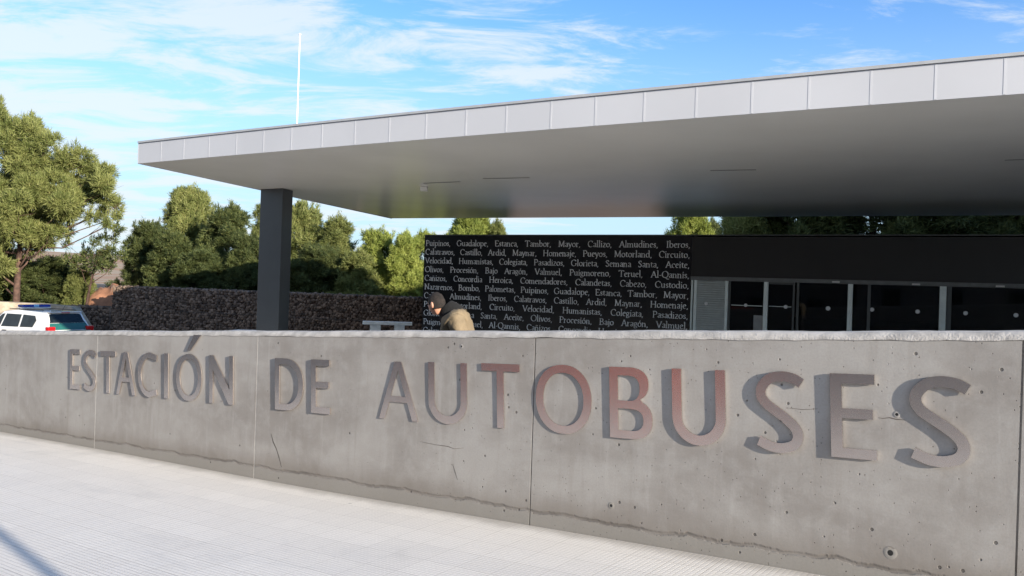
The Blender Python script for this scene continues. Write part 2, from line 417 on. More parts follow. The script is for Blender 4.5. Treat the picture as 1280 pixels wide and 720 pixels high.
# plaza behind the wall (level)
def plz(s, n): return (s, n, 0.0)
bm = bmesh.new()
for a, b, c, d in ((-11, 45, 0.35, 38),):
    pass
V = []
poly = [wp(-9.0, 0.32, 0), wp(45, 0.32, 0), wp(45, 40, 0), wp(8, 40, 0)]
plaza_pts = [(-6.2, 12.3), (2.5, 5.6), (40, -20), (40, 31), (-2, 27.0), (-9.2, 27.0), (-9.8, 20)]
V = [(x, y, 0.0) for x, y in plaza_pts] + [(x, y, -0.4) for x, y in plaza_pts]
k = len(plaza_pts)
Fc = [tuple(range(k))] + [(i, (i + 1) % k, (i + 1) % k + k, i + k) for i in range(k)]
MPLZ = simple('plaza_concrete_paving', (0.50, 0.485, 0.46), 0.8, var=0.1, scale=1.5, bump=0.2)
o = pydata('plaza_paving', V, Fc, MPLZ); o['kind'] = 'structure'

# ------------------------------------------------------------------ concrete wall
CAPH = 0.052
wall = thing('concrete_wall', 'long sloping grey cast concrete wall carrying the steel letters', 'wall', (0, 0, 0))
wallframe(wall, 0, tilt=False)
J = [WS(120.5, 480)[0], WS(321, 480)[0], WS(666, 530)[0], WS(1275, 560)[0]]
segs = []
edges = [-24.0] + J + [7.0]
rnd = random.Random(4)
def shear_face(bm, s0, s1, n0, n1, zt_off, zb_off, step=0.25, jag=0.0):
    pass
for i in range(len(edges) - 1):
    a, b = edges[i] + 0.006, edges[i + 1] - 0.006
    bm = bmesh.new(); ss = axis([(a, b, 0.3)]); rows = []
    mid_ = (a + b) / 2
    for s in ss:
        zt = ztop(s) - CAPH + 0.004 * math.sin(s * 2.1) + 0.002 * math.sin(s * 9.3); zb = zbase(s) - 0.35
        rows.append([bm.verts.new((s, y, z)) for y, z in ((0, zb), (0, zt), (0.30, zt), (0.30, zb))])
    for r0, r1 in zip(rows, rows[1:]):
        for k in range(4): bm.faces.new((r0[k], r1[k], r1[(k + 1) % 4], r0[(k + 1) % 4]))
    bm.faces.new(rows[0]); bm.faces.new(rows[-1][::-1])
    # object space of the panel follows the slope of the pavement so stains run along it
    me = bpy.data.meshes.new('wall_panel'); bmesh.ops.recalc_face_normals(bm, faces=bm.faces)
    sh = Matrix(((1, 0, 0, 0), (0, 1, 0, 0), (-0.0535, 0, 1, 0.12), (0, 0, 0, 1)))
    bm.transform(sh); bm.to_mesh(me); bm.free()
    o = link('wall_panel', me, MC, wall)
    o.matrix_parent_inverse = Matrix.Identity(4)
    inv = sh.inverted()
    # shear kept in the parent-inverse matrix so the panel itself stays unscaled
    o.matrix_parent_inverse = inv
# sealant in the joints
MSEAL = simple('pale_joint_sealant', (0.50, 0.48, 0.45), 0.8, var=0.2, scale=20)
for jn, s in enumerate(J):
    if jn == 2: w = 0.0058
    else: w = 0.0058
    bm = bmesh.new(); a, b = s - w, s + w
    dep = (0.001, 0.002, 0.012, 0.012)[jn]
    for (x0, x1, y0, y1, z0, z1) in ((a, b, dep, 0.295, zbase(s) - 0.3, ztop(s) - CAPH),):
        box(bm, x0, x1, y0, y1, z0, z1)
    obj('joint_sealant', bm, MSEAL if jn < 2 else MC, wall)
# mortar cap: bright trowelled arris running along the top
bm = bmesh.new(); ss = axis([(-24, 7, 0.045)]); rows = []; ph = [rnd.uniform(0, 6) for _ in range(8)]
for s in ss:
    lo = ztop(s) - CAPH; ja = 0.003 * math.sin(s * 1.7 + ph[0]) + 0.002 * math.sin(s * 5.3 + ph[1]) + 0.003 * math.sin(s * 17 + ph[2]) + rnd.uniform(-.0015, .0015)
    jb = 0.003 * math.sin(s * 2.3 + ph[3]) + 0.002 * math.sin(s * 7.1 + ph[4]) + rnd.uniform(-.001, .001)
    zt = ztop(s) + jb
    rows.append([bm.verts.new((s, y, z)) for y, z in ((-0.0035, lo + ja - 0.004), (-0.004, lo + ja), (0.030 + ja, zt - 0.008), (0.055, zt), (0.27, zt + 0.002), (0.304, zt - 0.02), (0.304, lo))])
for r0, r1 in zip(rows, rows[1:]):
    for k in range(7): bm.faces.new((r0[k], r1[k], r1[(k + 1) % 7], r0[(k + 1) % 7]))
bm.faces.new(rows[0]); bm.faces.new(rows[-1][::-1])
obj('mortar_cap', bm, MCAP, wall, smooth=True)
# formwork tie holes
for u, v, r in ((577, 433, 0.016), (764, 632, 0.022), (1113, 691, 0.034), (1121, 518, 0.018), (446, 508, .006)):
    s, z = WS(u, v); bm = bmesh.new(); seg = 14
    ro = [bm.verts.new((s + r * math.cos(t), -0.0020, z + r * math.sin(t))) for t in [2 * math.pi * k / seg for k in range(seg)]]
    ri = [bm.verts.new((s + r * .62 * math.cos(t), -0.0022, z + r * .62 * math.sin(t))) for t in [2 * math.pi * k / seg for k in range(seg)]]
    rc = [bm.verts.new((s + r * .45 * math.cos(t), -0.0016, z + r * .45 * math.sin(t))) for t in [2 * math.pi * k / seg for k in range(seg)]]
    rb = [bm.verts.new((s + r * 1.25 * math.cos(t), -0.0005, z + r * 1.25 * math.sin(t))) for t in [2 * math.pi * k / seg for k in range(seg)]]
    for p_, q_ in ((rb, ro), (ro, ri), (ri, rc)):
        for k in range(seg): bm.faces.new((p_[k], p_[(k + 1) % seg], q_[(k + 1) % seg], q_[k]))
    th = obj('tie_hole', bm, MC, wall, smooth=True)
    bm = bmesh.new(); bm.faces.new([bm.verts.new((s + r * .5 * math.cos(t), -0.0024, z + r * .55 * math.sin(t))) for t in [2 * math.pi * k / seg for k in range(seg)]])
    obj('plug', bm, MBLK2, th)
# raised scar and fine cold joints in the concrete
def ridge(pts, w, mat=MC, name='crack'):
    bm = bmesh.new(); q = [WS(*p) for p in pts]; L_ = []
    for i, (s, z) in enumerate(q):
        s0, z0 = q[max(0, i - 1)]; s1, z1 = q[min(len(q) - 1, i + 1)]
        d = Vector((s1 - s0, z1 - z0)).normalized(); ww = w * (0.35 if i in (0, len(q) - 1) else rnd.uniform(.7, 1.2))
        L_.append((bm.verts.new((s - d.y * ww, -0.0012, z + d.x * ww)), bm.verts.new((s + d.y * ww, -0.0012, z - d.x * ww))))
    for a, b in zip(L_, L_[1:]): bm.faces.new((a[0], b[0], b[1], a[1]))
    return obj(name, bm, mat, wall)
MCRK = simple('dirt_filled_crack', (0.10, 0.085, 0.07), 0.9, var=0.3, scale=20)
ridge([(339, 542), (341.5, 552), (346, 562), (349, 572), (352, 584)], 0.006, MCRK)
ridge([(1098, 522), (1104, 523), (1112, 522), (1120, 524), (1132, 525)], 0.0025, MCRK)
ridge([(525, 552), (545, 556), (560, 558), (568, 561), (580, 560)], 0.0022, MCRK)
ridge([(566, 580), (569, 590), (572, 600)], 0.004, MCRK)
ridge([(985, 510), (1005, 512), (1022, 511)], 0.002, MCRK)

# ------------------------------------------------------------------ steel letters
def ribbon(pts, t, smoothn=10):
    P_ = [Vector(p) for p in pts]; out_ = []
    if smoothn:
        Q = [P_[0] * 2 - P_[1]] + P_ + [P_[-1] * 2 - P_[-2]]
        for i in range(1, len(Q) - 2):
            for k in range(smoothn):
                x = k / smoothn; a, b, c, d = Q[i - 1], Q[i], Q[i + 1], Q[i + 2]
                out_.append(0.5 * ((2 * b) + (-a + c) * x + (2 * a - 5 * b + 4 * c - d) * x * x + (-a + 3 * b - 3 * c + d) * x ** 3))
        out_.append(P_[-1])
    else: out_ = P_
    L_, R_ = [], []
    for i, p in enumerate(out_):
        d = (out_[min(i + 1, len(out_) - 1)] - out_[max(0, i - 1)]).normalized(); n_ = Vector((-d.y, d.x)) * t / 2
        L_.append(tuple(p + n_)); R_.append(tuple(p - n_))
    return L_ + R_[::-1]
def ell(cx_, cy_, rx, ry, a0=0, a1=360, n_=40, e=1.0):
    r_ = []
    for k in range(n_ + (0 if abs(a1 - a0) == 360 else 1)):
        t = rad(a0 + (a1 - a0) * k / n_); c, s_ = math.cos(t), math.sin(t)
        r_.append((cx_ + rx * math.copysign(abs(c) ** e, c), cy_ + ry * math.copysign(abs(s_) ** e, s_)))
    return r_
def letter(ch, W_, H, t):
    tb = t * 0.88
    if ch == 'I': return [(0, 0), (W_, 0), (W_, H), (0, H)], []
    if ch == 'E':
        m = H * 0.53
        return [(0, 0), (W_, 0), (W_, tb), (t, tb), (t, m - tb / 2), (W_ * .93, m - tb / 2), (W_ * .93, m + tb / 2), (t, m + tb / 2), (t, H - tb), (W_ * .98, H - tb), (W_ * .98, H), (0, H)], []
    if ch == 'T':
        c = W_ / 2; return [(c - t / 2, 0), (c + t / 2, 0), (c + t / 2, H - tb), (W_, H - tb), (W_, H), (0, H), (0, H - tb), (c - t / 2, H - tb)], []
    if ch == 'N':
        k = t * 1.25
        return [(0, 0), (t * .92, 0), (t * .92, H * .70), (W_ - t * 1.1, 0), (W_, 0), (W_, H), (W_ - t * .92, H), (W_ - t * .92, H * .30), (t * 1.1, H), (0, H)], []
    if ch == 'A':
        c = W_ / 2; k = t * 1.02; ay = H * .30; by = ay + tb * .9
        def xin(y): return k + (c - k * .52 - 0) * 0 + (c - k) * (y / (H * .86)) 
        return [(0, 0), (k, 0), (k + (c - k) * (ay - 0) / (H * .86), ay), (W_ - k - (c - k) * ay / (H * .86), ay), (W_ - k, 0), (W_, 0), (c + t * .58, H), (c - t * .58, H)], \
               [[(k + (c - k) * by / (H * .86), by), (W_ - k - (c - k) * by / (H * .86), by), (c, H * .86)]]
    if ch == 'D':
        o_ = [(0, 0)] + [(x, y) for x, y in ell(W_ * .36, H / 2, W_ * .64, H / 2, -90, 90, 26, .9)] + [(0, H)]
        i_ = [(t, tb)] + [(x, y) for x, y in ell(W_ * .36, H / 2, W_ * .64 - t, H / 2 - tb, -90, 90, 26, .9)] + [(t, H - tb)]
        return o_, [i_]
    if ch == 'O': return ell(W_ / 2, H / 2, W_ / 2, H / 2 * 1.02, e=.94), [ell(W_ / 2, H / 2, W_ / 2 - t, H / 2 * 1.02 - tb, e=.94)]
    if ch == 'B':
        m = H * .53; w1 = W_ * .92
        o_ = [(0, 0)] + ell(W_ * .5, m / 2 + .005, W_ * .5, m / 2 + .005, -90, 62, 20, .85) + ell(w1 * .5, (H + m) / 2, w1 * .5, (H - m) / 2, -58, 90, 20, .85) + [(0, H)]
        h1 = [(t, tb)] + ell(W_ * .5, m / 2, W_ * .5 - t, m / 2 - tb * .95 + tb * .45 * 0, -90, 90, 20, .85)
        h1 = [(x, y) for x, y in h1] + [(t, m - tb * .95)]
        h1[0] = (t, tb * .95)
        h2 = [(t, m)] + ell(w1 * .5, (H - tb + m) / 2, w1 * .5 - t, (H - tb - m) / 2, -90, 90, 20, .85) + [(t, H - tb)]
        return o_, [h1, h2]
    if ch == 'U':
        r = W_ / 2 - t / 2
        pts = [(t / 2, H), (t / 2, H * .36)] + [(W_ / 2 + r * math.cos(rad(a)), H * .36 + (H * .36 - tb / 2) * math.sin(rad(a))) for a in range(188, 360, 8)] + [(W_ - t / 2, H * .36), (W_ - t / 2, H)]
        return ribbon(pts, t, 0), []
    if ch == 'C':
        cx_ = W_ * .60; rx = cx_ - t / 2; ry = H / 2 - tb / 2
        pts = [(W_ - t * .1, H - tb * 1.0)] + [(cx_ + rx * math.cos(rad(a)), H / 2 + ry * 1.01 * math.sin(rad(a))) for a in range(84, 280, 8)] + [(W_ - t * .1, tb * 1.0)]
        return ribbon(pts, t * .95, 3), []
    if ch == 'S':
        q = [(.97, .865), (.80, .922), (.56, .945), (.32, .915), (.15, .82), (.11, .71), (.20, .61), (.40, .52), (.64, .42), (.83, .31), (.885, .20), (.80, .105), (.58, .055), (.32, .062), (.05, .125)]
        return ribbon([(x * W_, y * H) for x, y in q], t * .93, 5), []
LET = [('E', 88, 100.6, 'E', 'first letter of ESTACIÓN'), ('S', 104.8, 120.3, 'S', 'second letter of ESTACIÓN, crossing the wall joint'), ('T', 126, 145, 'T', 'in ESTACIÓN'),
       ('A', 146, 170, 'A', 'in ESTACIÓN'), ('C', 173, 197, 'C', 'in ESTACIÓN'), ('I', 206, 211, 'I', 'in ESTACIÓN'), ('O', 221, 253, 'Ó', 'with its accent, in ESTACIÓN'), ('N', 262.5, 292.3, 'N', 'last letter of ESTACIÓN'),
       ('D', 344.7, 380, 'D', 'of the word DE'), ('E', 390, 413.7, 'E', 'of the word DE'),
       ('A', 475, 524, 'A', 'first letter of AUTOBUSES'), ('U', 537, 585.5, 'U', 'second letter of AUTOBUSES'), ('T', 603.5, 651.5, 'T', 'in AUTOBUSES'), ('O', 671.5, 741.5, 'O', 'in AUTOBUSES beside the wall joint'),
       ('B', 764, 817.5, 'B', 'in AUTOBUSES, glowing red with a reflection'), ('U', 842.5, 909.5, 'U', 'between B and S of AUTOBUSES'), ('S', 947.5, 1007, 'S', 'after the second U of AUTOBUSES'),
       ('E', 1041, 1098.5, 'E', 'between the two S of AUTOBUSES'), ('S', 1140, 1217, 'S', 'last letter of AUTOBUSES, rightmost')]
FR, TH = 0.021, 0.012
Q0 = A0 - N * FR
def front_s(u, v):
    q = onplane(u, v, Q0, N); return (q[:2] - A0) @ D
for li_, (ch, u0, u1, show, where) in enumerate(LET):
    FR = {10: .010, 11: .009, 12: .010, 13: .0095, 14: .0135, 15: .016}.get(li_, .0185); TH = min(.012, FR - .004); Q0 = A0 - N * FR
    vm = np.interp((u0 + u1) / 2, [90, 290, 500, 700, 900, 1180], [461, 474, 489, 498, 509, 522])
    s0, s1 = front_s(u0, vm), front_s(u1, vm); smid = (s0 + s1) / 2
    zb = 0.7080 + 0.0573 * smid - 0.018 * math.exp(-((smid + 6.0) / 1.8) ** 2) + 0.016 * math.exp(-((smid + 11.3) / .9) ** 2)
    W_ = s1 - s0; H = 0.555
    e_ = thing('sign_letter', 'steel letter %s %s' % (show, where), 'letter', wp(s0, -FR, zb - 0.0577 * W_ / 2), group='steel letters on the concrete wall')
    X = Vector((D[0], D[1], 0.0577)).normalized(); Z = Vector((0, 0, 1)); Z = (Z - X * Z.dot(X) * 0.8).normalized(); Yv = Vector((N[0], N[1], 0))
    e_.matrix_world = Matrix.Translation(wp(s0, -FR, zb - 0.0577 * W_ / 2)) @ Matrix(((X.x, Yv.x, Z.x, 0), (X.y, Yv.y, Z.y, 0), (X.z, Yv.z, Z.z, 0), (0, 0, 0, 1))).to_quaternion().to_matrix().to_4x4()
    bm = bmesh.new(); t = min(0.074, W_ * .34) if ch != 'I' else 0.074
    o_, h_ = letter(ch, W_, H, t)
    prism(bm, o_, h_, lambda x, y: (x, 0, y), lambda x, y: (x, TH, y))
    obj('letter_face', bm, MSTEEL, e_)
    if show == 'Ó':
        bm = bmesh.new(); prism(bm, [(W_ * .42, H + .045), (W_ * .57, H + .045), (W_ * .98, H + .235), (W_ * .70, H + .235)][:4], [], lambda x, y: (x, 0, y), lambda x, y: (x, TH, y))
        obj('accent', bm, MSTEEL, e_)
    pins = {'I': [(.5, .15), (.5, .85)], 'T': [(.5, .15), (.15, .94), (.85, .94)], 'A': [(.5, .93), (.12, .1), (.88, .1)], 'O': [(.5, .06), (.5, .94)]}.get(ch, [(.5, .05), (.12, .8) if ch in 'EDBUN' else (.5, .95)])
    for px, pz in pins:
        bm = bmesh.new(); tube(bm, [(px * W_, TH, pz * H), (px * W_, FR + .004, pz * H)], 0.006, 8); obj('standoff_pin', bm, MSTEEL, e_)

# ------------------------------------------------------------------ canopy
HC, TC = 4.2, 0.48
fr = [G(172, 203.5, HC), G(400, 186.5, HC), G(700, 158.5, HC), G(1000, 135.5, HC), G(1280, 118, HC)]
fx = np.array([p[0] for p in fr]); fy = np.array([p[1] for p in fr]); pc = np.polyfit(fx, fy, 2)
pc[0] *= 1.0
XL, XR = fr[0][0], 16.0
front = [(x, np.polyval(pc, x) + (0)) for x in np.linspace(XL, XR - 8, 12)]
sl = (front[-1][1] - front[-2][1]) / (front[-1][0] - front[-2][0])
front += [(x, front[11][1] + sl * (x - front[11][0])) for x in (XR - 5, XR - 2, XR)]
b0 = G(490, 273, HC); b1 = G(1280, 269, HC); sb = (b1[1] - b0[1]) / (b1[0] - b0[0])
back = [(b0[0], b0[1]), (24.0, b0[1] + sb * (24 - b0[0]))]
cano = thing('canopy', 'broad flat pale grey canopy over the bus station entrance', 'canopy')
foot = front + [(back[1][0], back[1][1]), (back[0][0], back[0][1])]
bm = bmesh.new(); prism(bm, foot, [], lambda x, y: (x, y, HC), lambda x, y: (x, y, HC + 0.05)); obj('soffit', bm, MSOF, cano)
bm = bmesh.new(); prism(bm, foot, [], lambda x, y: (x, y, HC + 0.053), lambda x, y: (x, y, HC + TC - 0.03)); obj('roof_slab', bm, MTRIM, cano)
# fascia panels along the front with raised joint beads
fpts = []
cum = [0]
for a, b in zip(front, front[1:]): cum.append(cum[-1] + math.dist(a, b))
def along(d):
    for i in range(len(front) - 1):
        if d <= cum[i + 1] or i == len(front) - 2:
            t = (d - cum[i]) / (cum[i + 1] - cum[i]); return np.array([front[i][0] + t * (front[i + 1][0] - front[i][0]), front[i][1] + t * (front[i + 1][1] - front[i][1])])
PW = 0.985
d_ = 0.0
jd = [0.0]
def fasc_d(u, v):
    best = min(np.linspace(0, cum[-1], 2500), key=lambda d: abs(along(d)[0] / along(d)[1] - ray(u, v)[0]))
    return best
jd = [0.0] + [fasc_d(u, v) for u, v in ((203, 187), (231, 184), (263, 180), (297, 177), (331, 173), (366, 167), (404, 163), (445, 160), (488, 156), (534, 152), (584, 147), (634, 142), (690, 138), (746, 133), (806, 127), (871, 121), (941, 115), (1012, 109), (1089, 102), (1170, 95), (1256, 88))]
while jd[-1] < cum[-1] - 1.6: jd.append(jd[-1] + 1.03)
jd.append(cum[-1])
def slab(bm, pts_a, pts_b, z0, z1):
    pass
for a, b in zip(jd, jd[1:]):
    bm = bmesh.new(); p, q = along(a + 0.004), along(b - 0.004); dd = (q - p) / np.linalg.norm(q - p); nn = np.array([dd[1], -dd[0]])
    c = [p + nn * .028, q + nn * .028, q + nn * .002, p + nn * .002]
    prism(bm, [tuple(x) for x in c], [], lambda x, y: (x, y, HC - 0.012), lambda x, y: (x, y, HC + TC - 0.045)); obj('fascia_panel', bm, MFASC, cano)
for a in jd[:-1]:
    bm = bmesh.new(); w = 0.014; p, q = along(max(0, a - w)), along(a + w); dd = (q - p) / np.linalg.norm(q - p); nn = np.array([dd[1], -dd[0]])
    c = [p + nn * .0305, q + nn * .0305, q + nn * .029, p + nn * .029]
    prism(bm, [tuple(x) for x in c], [], lambda x, y: (x, y, HC - 0.006), lambda x, y: (x, y, HC + TC - 0.05)); obj('joint_bead', bm, MJOINT, cano)
bm = bmesh.new()
for a, b in zip(front, front[1:]):
    p, q = np.array(a), np.array(b); dd = (q - p) / np.linalg.norm(q - p); nn = np.array([dd[1], -dd[0]])
    c = [p + nn * .05, q + nn * .05, q - nn * .12, p - nn * .12]
    prism(bm, [tuple(x) for x in c], [], lambda x, y: (x, y, HC + TC - 0.04), lambda x, y: (x, y, HC + TC))
obj('edge_trim', bm, MTRIM, cano)
p, q = np.array(front[0]), np.array(back[0]); dd = (q - p) / np.linalg.norm(q - p); nn = np.array([-dd[1], dd[0]])
bm = bmesh.new(); c = [p + nn * .003, q + nn * .003, q + nn * .03, p + nn * .03]
prism(bm, [tuple(x) for x in c], [], lambda x, y: (x, y, HC - 0.012), lambda x, y: (x, y, HC + TC)); obj('side_fascia', bm, MFASC, cano)
# column at the open end
FD = np.array([.867, -.498]); SD = dd
c0 = G(325.5, 236.5, HC)[:2] + SD * 0 + np.array([SD[1], -SD[0]]) * 0.01
def find_w():
    for w in np.linspace(.2, 1.5, 400):
        q_ = c0 + FD * w
        if q_[0] / q_[1] >= ray(353.5, 242)[0]: return w
cw = find_w(); c1 = c0 + FD * cw
def find_l():
    for w in np.linspace(.1, 3, 800):
        q_ = c1 + SD * w
        if q_[0] / q_[1] >= ray(366, 246)[0]: return w
cl_ = find_l() or 0.5
c2 = c1 + SD * cl_; c3 = c0 + SD * cl_
bm = bmesh.new(); prism(bm, [tuple(c0), tuple(c1), tuple(c2), tuple(c3)], [], lambda x, y: (x, y, -0.25), lambda x, y: (x, y, HC - 0.002)); obj('column', bm, MCOLD, cano, bevel=0.012)
# soffit fittings
lp = G(530, 234, HC)
boxobj('ceiling_lamp', (lp[0] - .09, lp[0] + .09, lp[1] - .09, lp[1] + .09, HC - .10, HC - .002), MWHT, cano, bevel=0.01)
for (ua, va, ub, vb) in ((604, 223, 662, 222), (530, 229, 575, 227), (888, 213, 945, 212), (1256, 200, 1330, 197.5)):
    a = G(ua, va, HC)[:2]; b = G(ub, vb, HC)[:2]; bm = bmesh.new(); d2 = (b - a) / np.linalg.norm(b - a); n2_ = np.array([-d2[1], d2[0]]) * .035
    prism(bm, [tuple(a - n2_), tuple(b - n2_), tuple(b + n2_), tuple(a + n2_)], [], lambda x, y: (x, y, HC - .008), lambda x, y: (x, y, HC - .001)); obj('light_slot', bm, simple('grey_slot_frame', (.22, .22, .21), .5), cano)

# ------------------------------------------------------------------ station building
b_l = G(531, 294.5, 3.3)[:2]; b_r = G(1280, 294.8, 3.3)[:2]
BD = (b_r - b_l) / np.linalg.norm(b_r - b_l); BN = np.array([-BD[1], BD[0]])
def BP(u, v): q = onplane(u, v, b_l, BN); return (q[:2] - b_l) @ BD, q[2]
bld = thing('station_building', 'low black clad bus station pavilion with glass doors', 'building')
ang = math.atan2(BD[1], BD[0]); bld.location = (b_l[0], b_l[1], 0); bld.rotation_euler = (0, 0, ang)
sT = BP(862.5, 380)[0]; LEN = 24.0
zL = BP(1000, 348.5)[1]; print('lintel z', zL, 'text end', sT, 'dirs', BD)
bm = bmesh.new(); box(bm, 0, sT, 0, 0.2, -.05, 3.3); box(bm, 0, .2, .2, 5.0, -.05, 3.3); obj('name_wall', bm, MBLK, bld)
bm = bmesh.new(); box(bm, sT + .002, LEN, 0.0, 0.2, zL, 3.27); obj('upper_cladding', bm, MBLK2, bld)
bm = bmesh.new(); box(bm, 0.0, LEN, -0.02, 5.0, 3.303, 3.33); obj('roof', bm, MALUD, bld)
bm = bmesh.new(); box(bm, .2, LEN, 4.8, 5.0, -.05, 3.3); box(bm, sT, sT + .1, .2, 4.8, 0, 3.3); obj('inner_wall', bm, MINT, bld)
bm = bmesh.new(); box(bm, sT + .1, LEN, .2, 4.8, 2.9, 2.95); obj('inner_ceiling', bm, MINT, bld)
bm = bmesh.new(); box(bm, sT + .1, LEN, .2, 4.8, .004, .02); obj('inner_floor', bm, MINT, bld)
# door line
def us(u, v=385): return BP(u, v)[0]
zt = zL - 0.003
boxobj('door_header', (sT + .004, LEN, -.03, .08, zL - .10, zt), simple('mid_grey_header', (.16, .17, .17), .45), bld)
def post(ua, ub, mat, proud): boxobj('door_post', (us(ua), us(ub), -proud, .05, 0.0, zL - .103), mat, bld)
post(863.5, 865.5, MALU, .04)
fr_ = boxobj('louvre_frame', (us(867), us(870.5), -.03, .05, 0, zL - .103), MALU, bld)
boxobj('louvre_frame', (us(906), us(909.5), -.03, .05, 0, zL - .103), MALU, bld)
bm = bmesh.new(); z = .05
while z < zL - .14:
    vs = [bm.verts.new(p) for p in ((us(870.6), -.028, z), (us(905.9), -.028, z), (us(905.9), .02, z + .055), (us(870.6), .02, z + .055))]
    bm.faces.new(vs)
    v2 = [bm.verts.new(p) for p in ((us(870.6), -.028, z), (us(905.9), -.028, z), (us(905.9), -.024, z - .012), (us(870.6), -.024, z - .012))]
    bm.faces.new(v2); z += .06
box(bm, us(870.6), us(905.9), .03, .05, 0, zL - .104)
lv = obj('louvre_panel', bm, MLOUV, bld)
post(910, 912.5, MALUD, .02); post(954.5, 959.8, MALU, .07); post(990.5, 993, MALUD, .02); post(995.5, 998.5, MALUD, .03)
post(1059.5, 1065.5, MALU, .08); post(1084, 1088, MALUD, .02); post(1174, 1182.3, MALU, .09); post(1183.5, 1189, MALUD, .03); post(1318, 1327, MALU, .09)
boxobj('door_rail', (us(960), us(990), -.01, .03, zL - .16, zL - .106), MALUD, bld)
for ua, ub in ((912.6, 954.4), (959.9, 990.4), (998.6, 1059.4), (1065.6, 1173.9), (1189.1, 1317)):
    bm = bmesh.new(); a, b = us(ua), us(ub); box(bm, a + .002, b - .002, .012, .022, .02, zL - .107); obj('glass_pane', bm, MGLS, bld)
def dot(u, v, r, ring=False):
    s, z = BP(u, v); bm = bmesh.new(); seg = 16
    prism(bm, [(s + r * math.cos(t), z + r * math.sin(t)) for t in [2 * math.pi * k / seg for k in range(seg)]], [], lambda x, y: (x, .004, y), lambda x, y: (x, .009, y)); obj('door_sticker', bm, MDOT, bld)
for u, v, r in ((932, 381.5, .045), (982, 383.5, .05), (1035, 385.5, .055), (1090, 387, .05), (1147, 389.5, .05), (1207, 391.5, .05), (1270, 394, .05)):
    dot(u, v, r)
s, z = BP(883, 379.5); bm = bmesh.new(); prism(bm, [(s + .045 * math.cos(t), z + .05 * math.sin(t)) for t in [2 * math.pi * k / 14 for k in range(14)]], [], lambda x, y: (x, -.034, y), lambda x, y: (x, -.03, y)); obj('door_sticker', bm, MDOT, bld)
for ua, va, ub, vb in ((914, 381.2, 953, 382), (961, 382.7, 989, 383.6)):
    s0, z0 = BP(ua, va); s1, z1 = BP(ub, vb); boxobj('sticker_band', (s0, s1, .004, .009, z0 - .008, z0 + .008), MALU, bld)
s0, z0 = BP(942, 394); s1, z1 = BP(953, 411); boxobj('notice', (s0, s1, .003, .01, .75, z0), simple('pale_notice_paper', (.30, .31, .31), .6), bld)
for u, v in ((1045, 352.5), (1145, 355.5), (1250, 358.0)):
    s_, z_ = BP(u, v); boxobj('door_sensor', (s_ - .09, s_ + .09, -.06, -.032, z_ - .02, z_ + .02), MWHT, bld, bevel=.005)
# interior shapes seen through the glass
for k, (sx, zz) in enumerate(((sT + 4.2, 2.86), (sT + 7.0, 2.86))):
    boxobj('indoor_lamp', (sx, sx + .35, 1.6, 1.75, zz, zz + .03), MWHT, bld)
boxobj('ticket_counter', (sT + 2.2, sT + 6.5, 3.6, 4.2, 0.02, 1.1), MALUD, bld)
boxobj('indoor_pillar', (us(1087), us(1087) + .18, 1.2, 1.4, .02, 2.9), MALUD, bld)

